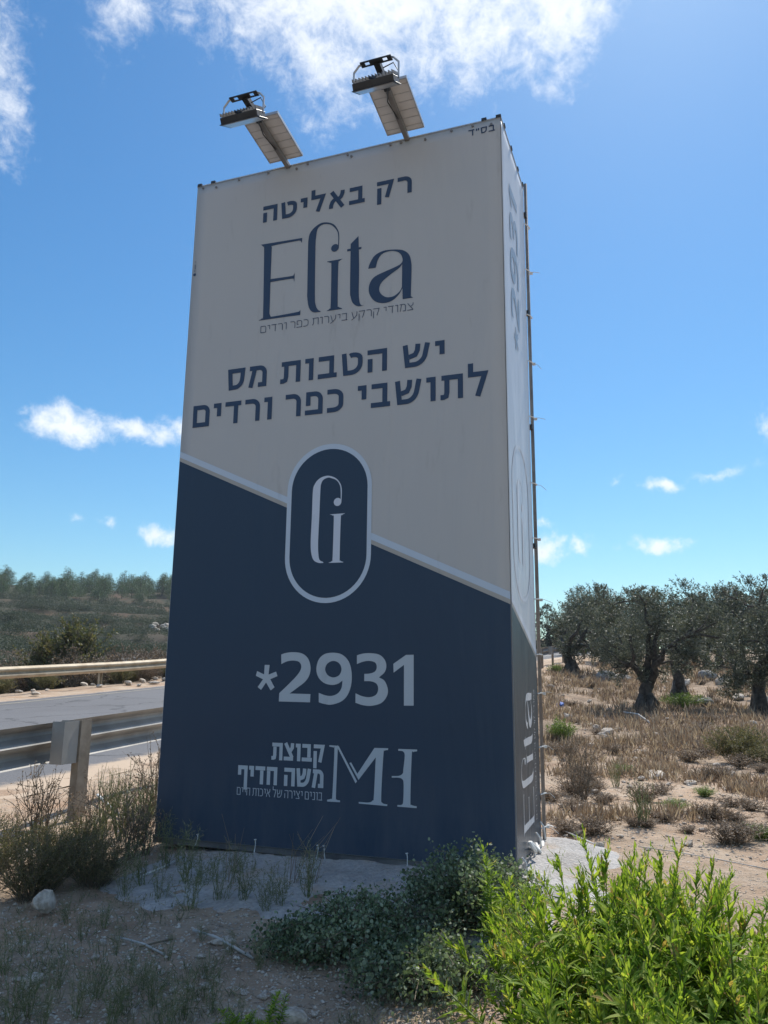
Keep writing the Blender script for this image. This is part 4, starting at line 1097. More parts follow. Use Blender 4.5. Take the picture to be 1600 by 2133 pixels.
# scattered
def scatter_px(n, x0, x1, y0, y1, power=1.0):
    out = []
    while len(out) < n:
        px = R.uniform(x0, x1); py = y0 + (y1 - y0) * R.random() ** power
        out.append((px, py))
    return out
def free(p, m=.1):
    q = p - BL; a, b = q.dot(ex), q.dot(ey)
    return not (-m < a < BW + m and -m < b < BD + m)
cnt = 0
for px, py in scatter_px(225, 1125, 1660, 1420, 1800, .9):
    p = at(px, py)
    if not free(p): continue
    pxs = R.choice((5, 6, 7, 8, 10, 12, 15, 21)) * R.uniform(.7, 1.2)
    rock(p, pxs * hypot(p.x, p.y) / FOC, 'pale stone strewn over the sunlit stony soil right of the pylon', 'stones strewn right of the pylon', sink=R.uniform(.1, .4))
for px, py in scatter_px(45, 0, 340, 1424, 1466):
    d = R.uniform(0, 30); u = R.uniform(12, 34); v = R.uniform(15.2, 17.4)
    x, y = xy(u, v); rock(Vector((x, y, ground(x, y))), R.uniform(.12, .4), 'pale rubble stone at the foot of the far guard rail', 'rubble stones along the far road edge', sink=.15)
for i in range(45):
    p = at(R.uniform(-60, 900), R.uniform(1900, 2160)); rock(p, R.uniform(.018, .05), 'small stone in the shaded gravel in front of the pylon', 'small stones in the shaded gravel', sink=.25)
for k_, (px, dd_, sz) in enumerate(((262, 31.5, 1.1), (285, 32, .9), (240, 32, .8), (275, 31, .5))):
    p = away(px, dd_); rock(p + Vector((0, 0, .75)), sz, 'jagged grey rock in the pile beyond the far guard rail', 'grey rock pile beyond the far guard rail', grey=True, sink=.1)
for i in range(14):
    p = at(R.uniform(315, 372), R.uniform(1295, 1316)); rock(p, R.uniform(.9, 2.0), 'white limestone outcrop on the far hillside by the pylon edge', 'white outcrop on the far hillside', sink=.1)

# gravel: countless
def blob_field(n, pts, sizes, seed):
    base = np.array([(1, 0, 0), (-1, 0, 0), (0, 1, 0), (0, -1, 0), (0, 0, 1), (0, 0, -1)], float)
    fc = np.array([(0, 2, 4), (2, 1, 4), (1, 3, 4), (3, 0, 4), (2, 0, 5), (1, 2, 5), (3, 1, 5), (0, 3, 5)])
    rg = np.random.default_rng(seed)
    an = rg.uniform(0, 6.28, n); V = np.zeros((n, 6, 3))
    sc = rg.uniform(.6, 1.3, (n, 6, 1)); B = base[None] * sc
    B = B * np.stack([np.ones(n), rg.uniform(.5, 1, n), rg.uniform(.35, .7, n)], 1)[:, None, :]
    x = B[..., 0] * np.cos(an)[:, None] - B[..., 1] * np.sin(an)[:, None]
    y = B[..., 0] * np.sin(an)[:, None] + B[..., 1] * np.cos(an)[:, None]
    V = np.stack([x, y, B[..., 2]], -1) * np.array(sizes)[:, None, None] + np.array(pts)[:, None, :]
    F = (fc[None] + (np.arange(n) * 6)[:, None, None]).reshape(-1, 3)
    return V.reshape(-1, 3), F
pts = []; sz = []
def gpt(p, s):
    pts.append((p.x, p.y, p.z + s * .15)); sz.append(s)
for i in range(12000):
    px, py = R.uniform(-200, 1800), 1450 + 720 * R.random() ** .8
    p = at(px, py)
    u, v = uv(p.x, p.y)
    if v > 4.8 or (u > 12 and R.random() < .5): continue
    if not free(p, .02): continue
    d = hypot(p.x, p.y)
    gpt(p, R.choice((1, 1.3, 1.7, 2.4, 3.2)) * .8 * d / FOC * (1 if py > 1800 else 1.7))
V, F = blob_field(len(pts), pts, sz, 5)
o = link('gravel', npmesh('gravel', V, F, simple('gravel_stone', (.36, .29, .23), (.70, .64, .56), 14, .9, bs_=.2, stops=(.3, .7)))); tag(o, 'loose pale gravel lying on the bare soil', 'gravel', kind='stuff')

# ------------------------------------------------------------------ plants
def leaf_quads(P, D, L, Wd, rg, fold=0.0):
    """P (n,3) roots, D (n,3) unit directions; diamond leaves"""
    n = len(P)
    rv = rg.normal(size=(n, 3)); Sx = np.cross(D, rv); Sx /= np.linalg.norm(Sx, axis=1, keepdims=True) + 1e-9
    L = np.broadcast_to(L, (n,))[:, None]; Wd = np.broadcast_to(Wd, (n,))[:, None]
    mid = P + D * L * .45
    V = np.stack([P, mid + Sx * Wd / 2, P + D * L, mid - Sx * Wd / 2], 1)
    F = np.arange(n * 4).reshape(n, 4)
    return V.reshape(-1, 3), F
def unit(a): return a / (np.linalg.norm(a, axis=1, keepdims=True) + 1e-9)
class Fol:
    def __init__(s): s.V = []; s.F = []; s.n = 0
    def add(s, V, F): s.V.append(V); s.F.append(F + s.n); s.n += len(V)
    def mesh(s, name, mat): return npmesh(name, np.concatenate(s.V), np.concatenate(s.F), mat)
def clump(fol, c, r, n, L, Wd, rg, up=.3, shell=.55, sq=(1, 1, 1)):
    d = unit(rg.normal(size=(n, 3)))
    rad = r * (shell + (1 - shell) * rg.random(n) ** .7) * (1 + .22 * np.sin(d[:, 0] * 5 + c[0] * 3) * np.cos(d[:, 1] * 4 + c[2]))
    P = np.array(c) + d * rad[:, None] * np.array(sq)
    D = unit(d * .8 + rg.normal(size=(n, 3)) * .7 + np.array([0, 0, up]))
    fol.add(*leaf_quads(P, D, L * rg.uniform(.6, 1.3, n), Wd * rg.uniform(.7, 1.2, n), rg))
def limb(b, p0, p1, r0, r1, rg, sag=.12, n=6, wob=.25):
    p0 = Vector(p0); p1 = Vector(p1); L = (p1 - p0).length
    pts = []
    o1 = Vector(rg.normal(size=3)) * L * sag; o1.z *= .4
    for i in range(n + 1):
        t = i / n
        j = Vector(rg.normal(size=3)) * L * .025 if 0 < i < n else Vector((0, 0, 0))
        pts.append(p0.lerp(p1, t) + o1 * sin(pi * t) + j)
    b.tube(pts, [r0 + (r1 - r0) * (i / n) ** .8 for i in range(n + 1)], 8, True, wob, rg.integers(99))
    return pts

def olive(name, label, base, h, clumps, seed, tr=.32, lean=(0, 0), fork=.35, nleaf=620, cr=.55, group='olive trees in the grove', limbs=5, leaf=.13, shoots=60, mat='l_olive', cat='tree'):
    """clumps: list of (x, z, y) offsets from the base with radius, in metres"""
    rg = np.random.default_rng(seed); tr *= .74
    root = empty(name, base, 0, label, cat, group)
    b = MB()
    top = Vector((lean[0], lean[1], h * fork))
    n = 7; pts = []; rs = []
    for i in range(n + 1):
        t = i / n
        pts.append(Vector((lean[0] * t + rg.normal() * .03 * h * .3, lean[1] * t + rg.normal() * .03 * h * .3, -.15 + (h * fork + .15) * t)))
        rs.append(tr * (1.25 - .75 * t ** .5 if t < .4 else .80 - .12 * t) * (1 + .18 * rg.normal() * .5))
    b.tube(pts, rs, 12, True, .55, seed)
    # flared roots
    for k in range(5):
        a = k * 1.256 + rg.normal() * .3
        b.tube([(cos(a) * tr * 1.6, sin(a) * tr * 1.6, -.12), (cos(a) * tr * .9, sin(a) * tr * .9, .12), (cos(a) * tr * .45, sin(a) * tr * .45, .55 * h * fork)], [tr * .35, tr * .42, tr * .3], 7, True, .4, seed + k)
    # limbs into the crown
    cl = list(clumps)
    ordr = sorted(range(len(cl)), key=lambda i: -cl[i][3])
    mains = []
    for k in ordr[:limbs]:
        x, y, z, r = cl[k]
        s0 = pts[-1 - int(rg.integers(0, 2))]
        L = limb(b, s0 + Vector(rg.normal(size=3)) * tr * .2, (x, y, z), tr * .48, tr * .12, rg)
        mains.append(L)
    for k in ordr[limbs:]:
        x, y, z, r = cl[k]; q = Vector((x, y, z))
        best = min((pt for L in mains for pt in L[1:]), key=lambda pt: (pt - q).length)
        limb(b, best, q, tr * .20, tr * .05, rg, .15, 4)
    b.build('trunk', M['bark'], root, True)
    f = Fol()
    tw = MB()
    for (x, y, z, r) in cl:
        m_ = int(nleaf * 1.3 * (r / cr) ** 2)
        clump(f, (x, y, z), r, int(m_ * .30), leaf, leaf * .26, rg, .2, .0)
        # many small bunches make the uneven outline
        nb = max(5, int(13 * (r / cr)))
        for _ in range(nb):
            d = rg.normal(size=3); d /= np.linalg.norm(d)
            c_ = np.array((x, y, z)) + d * r * rg.uniform(.55, 1.05)
            clump(f, tuple(c_), r * rg.uniform(.22, .42), int(m_ * .75 / nb), leaf, leaf * .26, rg, .3, .1)
    # loose shoots that stick out of the crown
    for _ in range(shoots):
        x, y, z, r = cl[int(rg.integers(len(cl)))]
        d = rg.normal(size=3); d[2] = abs(d[2]) * .8 + .25; d /= np.linalg.norm(d)
        p0 = np.array((x, y, z)) + d * r * .7; ln = r * rg.uniform(.35, .75)
        t = rg.random(22)
        P = p0 + d * ln * t[:, None] + rg.normal(size=(22, 3)) * .02
        D = unit(d + rg.normal(size=(22, 3)) * .8)
        f.add(*leaf_quads(P, D, leaf * .9, leaf * .24, rg))
        tw.tube([tuple(p0 - d * r * .3), tuple(p0 + d * ln)], [.012, .004], 3, False)
    link('crown', f.mesh('crown', M[mat]), root)
    if shoots: tag(tw.build('shoots', M['bark'], root), kind='stuff')
    return root
def crown_px(base, dist, ents, depth=.8, seed=0):
    """(px, py, r_px) seen at a distance -> clump offsets from the base, spread in depth"""
    rg = random.Random(seed); out = []
    for px, py, rp in ents:
        py += 17
        d = ray(px, py); k = dist / hypot(d.x, d.y)
        p = Vector((0, 0, EYE)) + d * k - base
        r = rp * .86 * dist / FOC
        out.append((p.x + rg.uniform(-.1, .1), p.y + rg.uniform(-depth, depth), p.z, r))
    return out
# the big olive, trunk forking low, one limb reaching right
bA = away(1344, 21.2)
A = [(1290, 1260, 38), (1330, 1245, 40), (1372, 1262, 42), (1262, 1300, 36), (1300, 1310, 44), (1345, 1305, 46), (1392, 1315, 40), (1320, 1350, 40),
     (1360, 1355, 38), (1395, 1360, 30), (1430, 1300, 34), (1462, 1290, 34), (1500, 1275, 30), (1440, 1335, 26), (1300, 1372, 26), (1268, 1345, 24),
     (1480, 1262, 24), (1310, 1228, 22), (1350, 1224, 22), (1420, 1275, 26), (1520, 1300, 22), (1340, 1392, 16), (1280, 1240, 18), (1262, 1375, 22), (1288, 1392, 18), (1395, 1388, 20), (1425, 1360, 20), (1250, 1330, 24), (1310, 1340, 34)]
olive('olive_tree', 'biggest olive tree in the grove, low forked trunk with a limb reaching right', bA, 3.4, crown_px(bA, 21.2, A, .8, 1), 3, .30, (0, 0), .20, 950, .5, limbs=6, leaf=.085, shoots=60)
bB = away(1190, 31)
B_ = [(1185, 1290, 24), (1210, 1275, 28), (1240, 1270, 24), (1175, 1325, 20), (1215, 1315, 28), (1245, 1310, 24), (1200, 1345, 20), (1170, 1300, 16), (1232, 1345, 18), (1250, 1350, 22), (1165, 1335, 14), (1180, 1345, 14), (1222, 1255, 16)]
olive('olive_tree', 'small olive tree with a leaning forked trunk at the end of the guard rail', bB, 3.0, crown_px(bB, 31, B_, .8, 2), 5, .33, (-.1, 0), .26, 620, .5, limbs=4, leaf=.12, shoots=50)
bE = away(1411, 24.5)
E_ = [(1418, 1262, 20), (1445, 1285, 26), (1405, 1300, 28), (1475, 1320, 26), (1440, 1340, 28), (1405, 1350, 24), (1470, 1365, 22), (1425, 1245, 16), (1445, 1385, 14)]
olive('olive_tree', 'olive tree standing close behind the big one, thick dark trunk to its right', bE, 3.4, crown_px(bE, 24.5, E_, .8, 3), 7, .30, (0, 0), .25, 620, .5, limbs=4, leaf=.10, shoots=50)
bF = away(1577, 21.5)
F_ = [(1520, 1330, 34), (1560, 1320, 40), (1605, 1310, 44), (1500, 1370, 28), (1540, 1380, 38), (1590, 1375, 44), (1640, 1350, 50), (1555, 1420, 24), (1600, 1415, 30), (1515, 1405, 20), (1490, 1340, 20), (1530, 1420, 24), (1500, 1395, 22), (1575, 1395, 30), (1640, 1410, 34), (1580, 1285, 24)]
olive('olive_tree', 'rightmost olive tree with a curved trunk and a drooping dark crown', bF, 3.6, crown_px(bF, 21.5, F_, .7, 4), 9, .24, (.05, 0), .30, 760, .5, limbs=5, leaf=.09, shoots=60)
bG = away(1618, 26)
G_ = [(1600, 1215, 15), (1565, 1228, 13), (1545, 1204, 8), (1585, 1245, 16), (1620, 1232, 22), (1560, 1260, 18), (1540, 1240, 10), (1610, 1275, 34), (1640, 1260, 30), (1530, 1215, 8), (1575, 1195, 9), (1535, 1262, 12)]
olive('olive_tree', 'tall loose-crowned olive rising above the rightmost one at the photo edge', bG, 5.0, crown_px(bG, 26, G_, .8, 5), 11, .26, (0, 0), .3, 420, .5, limbs=7, leaf=.10, shoots=60)
bH = away(1541, 29)
H_ = [(1530, 1345, 24), (1500, 1325, 22), (1555, 1350, 24), (1520, 1300, 18), (1545, 1315, 20)]
olive('olive_tree', 'slim olive with a thin trunk behind, between the dark trunk and the rightmost tree', bH, 3.0, crown_px(bH, 29, H_, .8, 6), 13, .20, (0, 0), .35, 500, .5, limbs=3, leaf=.12, shoots=20)
bC = away(1262, 38)
C_ = [(1225, 1250, 18), (1245, 1228, 12), (1250, 1262, 24), (1280, 1275, 30), (1235, 1295, 26), (1265, 1315, 30), (1300, 1300, 30), (1240, 1340, 26), (1280, 1350, 28), (1310, 1340, 26), (1242, 1215, 8)]
olive('olive_tree', 'dark olive behind, filling the gap between the small left one and the big one', bC, 4.4, crown_px(bC, 38, C_, 1, 7), 15, .30, (0, 0), .3, 560, .6, limbs=4, leaf=.15, shoots=50)
bD = away(1146, 56)
D_ = [(1140, 1258, 14), (1150, 1250, 11), (1145, 1280, 16), (1135, 1305, 20), (1160, 1310, 20), (1125, 1290, 13), (1150, 1330, 18), (1125, 1330, 16), (1175, 1320, 20), (1128, 1265, 8)]
olive('olive_tree', 'dark tree farthest away beside the pylon edge, beyond the bend of the road', bD, 5.2, crown_px(bD, 56, D_, 1.5, 8), 17, .30, (0, 0), .3, 480, .8, limbs=3, leaf=.22, shoots=30)
# the rest of the grove closes the background
protos = []
for s_ in range(3):
    rr = random.Random(40 + s_)
    cl = [(rr.uniform(-1.7, 1.7), rr.uniform(-1.5, 1.5), rr.uniform(1.5, 3.9), rr.uniform(.6, 1.0)) for _ in range(13)]
    protos.append(olive('olive_tree', 'x', Vector((0, 0, 0)), 3.8, cl, 60 + s_, .3, (0, 0), .3, 420, .8, 'olive trees behind the grove', 4, .20, 30))
spots = [(1245, 44), (1320, 55), (1395, 52), (1475, 45), (1525, 52), (1610, 55), (1665, 48), (1215, 62), (1235, 52), (1290, 50), (1330, 42), (1370, 47), (1415, 40), (1450, 50), (1500, 42), (1550, 38), (1590, 46), (1670, 46), (1730, 42), (1760, 40), (1850, 34), (1180, 80), (1130, 85), (1090, 78), (1040, 90), (1000, 100), (1800, 36), (1900, 34)]
for i, (px, d) in enumerate(spots):
    o = protos[i] if i < 3 else copy_tree(protos[i % 3])
    p = away(px, d); o.location = p; o.rotation_euler = (0, 0, R.uniform(0, 6.28)); k = R.uniform(.72, .92) * (1.0 if d < 60 else 1.25); o.scale = (k, k, k)
    o['label'] = ('dark' if i % 2 else 'grey-green') + ' background olive ' + ('behind the pylon' if px < 1170 else 'behind the left end of the grove' if px < 1300 else 'behind the biggest olive' if px < 1430 else 'behind the gap right of the biggest olive' if px < 1530 else 'behind the rightmost olive' if px < 1620 else 'beyond the right edge of the photo') + (', far off' if d > 50 else ', close behind')

# ---- hillside: pine belt on the crest, scrub on the terraces
def bush_mesh(name, seed, mat, n=500, L=.3, nb=9, flat=.6, spread=.55, wr=.3):
    rg = np.random.default_rng(seed); f = Fol()
    for _ in range(nb):
        a = rg.uniform(0, 6.28); r_ = spread * rg.random() ** .5
        clump(f, (cos(a) * r_, sin(a) * r_, rg.uniform(.12, .75) * flat), rg.uniform(.18, .36), n // nb, L, L * wr, rg, .5, .1)
    return f.mesh(name, M[mat])
def pine_mesh(seed):
    rg = np.random.default_rng(seed); f = Fol()
    for i in range(16):
        t = i / 15; z = .10 + .86 * t; rad = .30 * (1 - t ** 2.2) + .04
        for _ in range(3 if t < .8 else 1):
            a = rg.uniform(0, 6.28)
            clump(f, (cos(a) * rad * rg.uniform(.3, .9), sin(a) * rad * rg.uniform(.3, .9), z + rg.normal() * .02), .10 + .08 * (1 - t), 55, .045, .016, rg, .6, .1)
    return f.mesh('pine_crown', M['l_pine'])
tm = MB(); tm.tube([(0, 0, -.05), (0, 0, .9)], [.022, .006], 6); ptr = tm.mesh('pine_trunk', M['bark'])
PM = [pine_mesh(i) for i in range(5)]
rr = random.Random(5)
npn = 0
for i in range(185):
    d = rr.uniform(196, 290)
    a = radians(rr.uniform(-38, 3)) if i > 95 else radians(rr.uniform(-28, -13))
    x, y = d * sin(a), d * cos(a); p = Vector((x, y, ground(x, y, False)))
    r_ = bpy.data.objects.new('pine_tree', None); COL.objects.link(r_)
    r_.location = p; k = rr.choice((3.5, 4.2, 5, 5.6, 6.4)) * rr.uniform(.9, 1.1) * (.75 if d < 215 else 1); w_ = rr.uniform(1.3, 1.9); r_.scale = (k * w_, k * w_, k); r_.rotation_euler = (0, 0, rr.uniform(0, 6.28))
    tag(r_, 'dark pine in the belt along the crest of the far hill', 'tree', 'pines along the hill crest')
    link('crown', PM[i % 5], r_); link('trunk', ptr, r_)
HB = [bush_mesh('hillside_shrub', 100 + i, 'l_hill', 1500, .07, 11, .6) for i in range(5)]
for i in range(290):
    d = 62 + (195 - 62) * rr.random() ** .75
    if i % 5 < 3: d = 62 + 13 * round((d - 62) / 13) + rr.uniform(-1.6, 1.6)
    a = radians(rr.uniform(-36, -2)) if i % 3 == 0 else radians(rr.uniform(-27.5, -14))
    x, y = d * sin(a), d * cos(a)
    o = bpy.data.objects.new('hillside_shrub', HB[i % 5]); COL.objects.link(o)
    k = rr.uniform(1.3, 3.4) * (.7 + d / 260)
    o.location = (x, y, ground(x, y, False) - .05 * k); o.scale = (k, k, k * rr.uniform(.6, .95)); o.rotation_euler = (0, 0, rr.uniform(0, 6.28))
    tag(o, 'grey-green shrub on the terraced far hillside', 'shrub', 'shrubs on the far hillside')
# lower cover of the same slope
rg = np.random.default_rng(77); f = Fol()
for i in range(1000):
    d = 60 + 140 * rr.random() ** .8; a = radians(rr.uniform(-36, -4)) if i % 3 == 0 else radians(rr.uniform(-28, -14)); x, y = d * sin(a), d * cos(a)
    z = ground(x, y, False); q = rr.uniform(.35, .9)
    clump(f, (x, y, z + q * .3), q, 60, .20, .08, rg, .6, .2, (1.5, 1.5, .5))
tag(link('hillside_scrub', f.mesh('hillside_scrub', M['l_hill'])), 'low dark scrub covering the terraces of the far hill', 'scrub', kind='stuff')

# ---- brush beyond the far rail
def twiggy(name, seed, matl, h, spread, stems, leaves, L, wr=.3, matstem='twig', droop=.15, sub=3, thick=.006, bare=0.0):
    """a bush of thin branching stems with small leaves: returns (stems mesh, leaves mesh), about h tall"""
    rg = np.random.default_rng(seed); b = MB(); f = Fol()
    for s_ in range(stems):
        a = rg.uniform(0, 6.28); sp = spread * rg.random() ** .6
        p0 = Vector((cos(a) * sp * .25, sin(a) * sp * .25, -.03)); hh = h * rg.uniform(.6, 1.05) * (1 - .35 * (sp / (spread + 1e-6)) ** 2)
        p3 = Vector((cos(a) * sp, sin(a) * sp, hh)); n = 5
        pts_ = [p0.lerp(p3, i / n) + Vector((cos(a), sin(a), 0)) * (-droop * sp * sin(pi * i / n)) + Vector(rg.normal(size=3)) * .02 * h for i in range(n + 1)]
        b.tube(pts_, [thick * (1 - .75 * i / n) for i in range(n + 1)], 3, False)
        segs = [(pts_, .25 + bare)]
        for k in range(sub):
            i = int(rg.integers(1, n)); q = pts_[i]; d = Vector(rg.normal(size=3)); d.z = abs(d.z) + .6; d.normalize()
            L2 = h * rg.uniform(.15, .38); e = q + d * L2; mid_ = q.lerp(e, .5) + Vector(rg.normal(size=3)) * .01 * h
            b.tube([q, mid_, e], [thick * .45, thick * .35, thick * .15], 3, False); segs.append(([q, mid_, e], .1))
        for ps, st in segs:
            m_ = max(2, int(leaves * (1.0 if len(ps) > 3 else .45)))
            t = st + (1 - st) * rg.random(m_)
            idx = np.minimum((t * (len(ps) - 1)).astype(int), len(ps) - 2); fr = t * (len(ps) - 1) - idx
            PP = np.array([tuple(v) for v in ps]); P = PP[idx] * (1 - fr[:, None]) + PP[idx + 1] * fr[:, None]
            D = unit(unit(PP[idx + 1] - PP[idx]) * .7 + rg.normal(size=(m_, 3)) * .75)
            f.add(*leaf_quads(P, D, L * rg.uniform(.6, 1.3, m_), L * wr * rg.uniform(.8, 1.2, m_), rg))
    return b.mesh(name + '_stems', M[matstem]), f.mesh(name + '_leaves', M[matl])
def put(name, pair, p, k, label, cat, group=None, rz=None, kz=1.0):
    r_ = empty(name, p, R.uniform(0, 6.28) if rz is None else rz, label, cat, group); r_.scale = (k, k, k * kz)
    link('stems', pair[0], r_); link('foliage', pair[1], r_)
    return r_
BR = [twiggy('brush', 200 + i, 'l_brown', 1.0, .75, 46, 34, .045, .35, 'twig', .1, 5, .010) for i in range(3)]
BG_ = [twiggy('brush_green', 210 + i, 'l_scrub', 1.0, .7, 46, 44, .05, .4, 'twig', .1, 5, .010) for i in range(3)]
for i in range(34):
    u = R.uniform(14, 36); v = R.uniform(18.2, 27)
    x, y = xy(u, v); p = Vector((x, y, ground(x, y)))
    put('brown_bush', BR[i % 3], p, R.uniform(1.5, 2.2), 'leafless brown bush in the thicket beyond the far guard rail', 'bush', 'brown bushes beyond the far guard rail', kz=.8)
for i in range(13):
    u = R.uniform(14, 34); v = R.uniform(16.7, 18.2)
    x, y = xy(u, v); p = Vector((x, y, ground(x, y)))
    put('roadside_bush', (BR if i % 2 else BG_)[i % 3], p, R.uniform(.6, .95), 'low bush growing behind the posts of the far guard rail', 'bush', 'low bushes under the far guard rail', kz=.8)
tall = twiggy('tall', 231, 'l_scrub', 1.0, .35, 60, 60, .045, .35, 'twig', .0, 5, .012)
put('tall_shrub', tall, away(152, 31) + Vector((0, 0, -.1)), 2.9, 'tall loose shrub standing above the brown thicket beyond the far rail', 'shrub')
put('tall_shrub', tall, away(95, 32), 2.4, 'slim pale shrub left of the tall one beyond the far rail', 'shrub')
put('green_bush', BG_[0], away(185, 30), 1.3, 'rounded dark green bush right below the tall shrub beyond the far rail', 'bush')

# ---- dry field
rg = np.random.default_rng(31)
gp = []; gs = []
for i in range(5200):
    px, py = R.uniform(1100, 1900), 1385 + 330 * R.random() ** 1.3
    p = at(px, py); u, v = uv(p.x, p.y)
    if v > 3.9 or not free(p, .1): continue
    n_ = noise.noise(Vector((p.x * .45, p.y * .45, 2)))
    if u < 10.5 and n_ < -.03: continue
    if u < 14 and n_ < -.10: continue
    if n_ < -.35: continue
    gp.append(tuple(p)); gs.append(R.uniform(.08, .20) * (1 + u * .012) * (.7 if u < 12 else 1.1))
gp = np.array(gp); gs = np.array(gs); nb = 12
Pp = np.repeat(gp, nb, 0) + rg.normal(size=(len(gp) * nb, 3)) * np.repeat(gs, nb)[:, None] * np.array([.35, .35, 0])
Dd = unit(rg.normal(size=(len(Pp), 3)) * .38 + np.array([0, 0, 1.0])); LL = np.repeat(gs, nb) * rg.uniform(.5, 1.2, len(Pp))
dist_ = np.hypot(Pp[:, 0], Pp[:, 1])
V, F = leaf_quads(Pp, Dd, LL, .004 + dist_ * .0010, rg)
tag(link('dry_grass', npmesh('dry_grass', V, F, M['l_dry'])), 'dry brown grass covering the field under the olive trees', 'grass', kind='stuff')
DB = [twiggy('drybush', 300 + i, 'l_brown', 1.0, .9, 40, 30, .06, .35, 'twig', .2, 4, .012) for i in range(3)]
for i, (px, py) in enumerate(scatter_px(85, 1128, 1720, 1425, 1760, 1.0)):
    p = at(px, py)
    if not free(p, .3): continue
    put('dry_shrub', DB[i % 3], p, R.uniform(.16, .40) * (.6 + hypot(p.x, p.y) * .035), 'low brown dead-looking shrub ' + (
        'close beside the pylon' if px < 1190 else 'at the right photo edge' if px > 1540 else 'in the middle of the field') + (', far back near the olives' if py < 1500 else ', on the stony soil in front' if py > 1650 else ', halfway up the slope'), 'shrub', 'dry shrubs in the field', kz=R.uniform(.35, .6))
GB = [twiggy('greenclump', 320 + i, 'l_midgreen', 1.0, .7, 50, 26, .10, .16, 'stem_g', .15, 3, .010) for i in range(2)]
put('green_clump', GB[0], at(1170, 1548), .42, 'bright green clump beside the side of the pylon in the dry field', 'plant', kz=.95)
put('green_clump', GB[1], at(1158, 1404), .55, 'yellow-green clump at the foot of the small left olive tree', 'plant', kz=.7)
put('green_clump', GB[0], at(1425, 1478), .9, 'low green clump right of the big olive trunk', 'plant', kz=.5)
put('green_clump', GB[1], at(1215, 1362), .9, 'green weeds at the end of the guard rail', 'plant', kz=.8)
BB = twiggy('browngreen', 330, 'l_scrub', 1.0, .9, 90, 60, .035, .4, 'twig', .1, 6, .008)
put('round_bush', BB, at(1545, 1590), .60, 'rounded brown-green bush at the right edge of the dry field', 'bush', kz=.85)
put('round_bush', BB, at(1625, 1600), .5, 'smaller brown-green bush cut by the right edge of the photo', 'bush', kz=.6)
for px, py, k, lab in ((1405, 1690, .22, 'low yellow-green spreading plant among stones at right'), (1468, 1660, .2, 'small yellow-green plant left of the round bush'), (1590, 1750, .22, 'yellow-green plant at the right edge by the dirt track'), (1300, 1610, .2, 'dull green plant in the stony soil near the dry stalks')):
    put('green_clump', GB[R.randrange(2)], at(px, py), k, lab, 'plant', kz=.5)
ST = [twiggy('stalks', 340 + i, 'l_weed', 1.0, .32, 16, 16, .05, .12, 'stem_g', .0, 2, .008) for i in range(3)]
SD = [twiggy('drystalks', 350 + i, 'l_brown', 1.0, .38, 22, 14, .035, .35, 'twig', .0, 4, .008) for i in range(3)]
put('dry_stalks', SD[0], at(1208, 1668), .62, 'tall brown dry stalks standing beside the pylon in the stony soil', 'weed')
put('dry_stalks', SD[1], at(1180, 1600), .45, 'shorter dry stalks behind the tall ones beside the pylon', 'weed')
put('thin_weed', ST[0], at(1340, 1722), .42, 'thin grey-green stalks alone on the stony soil at right', 'weed')
put('thin_weed', ST[1], at(1285, 1640), .35, 'pale green stalks left of the low pale rock slab', 'weed')

# ---- roadside weeds left of the pylon
for i, (px, py, k) in enumerate(((250, 1745, .55), (215, 1730, .5), (290, 1760, .5), (300, 1720, .42), (180, 1765, .5), (270, 1790, .45), (320, 1700, .36), (235, 1700, .4), (205, 1775, .38), (262, 1722, .45), (300, 1780, .36))):
    put('roadside_weed', (ST + SD)[i % 6], at(px, py), k, 'grey-green and tan weeds between the rail post and the pylon', 'weed', 'weeds by the near guard rail')
put('dead_thistle', SD[2], at(75, 1760), .62, 'tall dead thistle in front of the guard rail left of its post', 'weed')
put('dead_thistle', SD[0], at(30, 1780), .36, 'shorter dead thistle at the left photo edge before the rail', 'weed')
put('tall_stalks', SD[1], at(318, 1690), .62, 'tall leaning dry stalks against the left edge of the pylon', 'weed')

# ---- dark scrub at the left
SCR = [twiggy('scrub', 400 + i, 'l_scrub', 1.0, .9, 120, 46, .024, .45, 'twig', .05, 7, .006) for i in range(2)]
put('scrub_bush', SCR[0], at(70, 1868), .36, 'dense dark scrub bush at the left edge in front of the guard rail', 'bush')
put('scrub_bush', SCR[1], at(195, 1845), .31, 'dark scrub bush just left of the pylon base', 'bush')
put('scrub_bush', SCR[0], at(-60, 1850), .42, 'dark scrub bush cut by the left edge of the photo', 'bush')
put('scrub_bush', SCR[1], at(130, 1815), .34, 'scrub bush behind the two dark ones, its top in sunlight', 'bush')

# ---- thin weeds in the shade
WE = [twiggy('weed', 420 + i, 'l_weed', 1.0, .38, 12, 20, .07, .13, 'stem_g', .0, 3, .006) for i in range(4)]
WP = [(350, 1815, .36), (385, 1840, .34), (300, 1850, .3), (420, 1850, .24), (455, 1880, .28), (510, 1880, .30), (560, 1900, .24), (395, 1895, .26), (330, 1880, .22), (260, 1870, .24), (480, 1830, .22),
      (215, 1935, .16), (170, 1960, .14), (240, 1990, .14), (140, 1925, .16), (50, 1985, .18), (10, 2030, .2), (120, 2060, .16), (200, 2080, .2), (260, 2110, .2), (320, 2095, .2), (380, 2125, .2), (300, 2060, .16),
      (160, 2120, .2), (60, 2120, .2), (440, 2110, .16), (430, 2040, .12), (270, 2030, .14), (480, 1990, .12), (90, 2140, .2), (20, 2140, .22), (420, 1960, .10), (350, 2000, .12), (540, 2020, .14), (225, 2140, .2), (345, 2150, .2), (500, 2150, .14), (640, 1870, .3), (590, 1890, .26)]
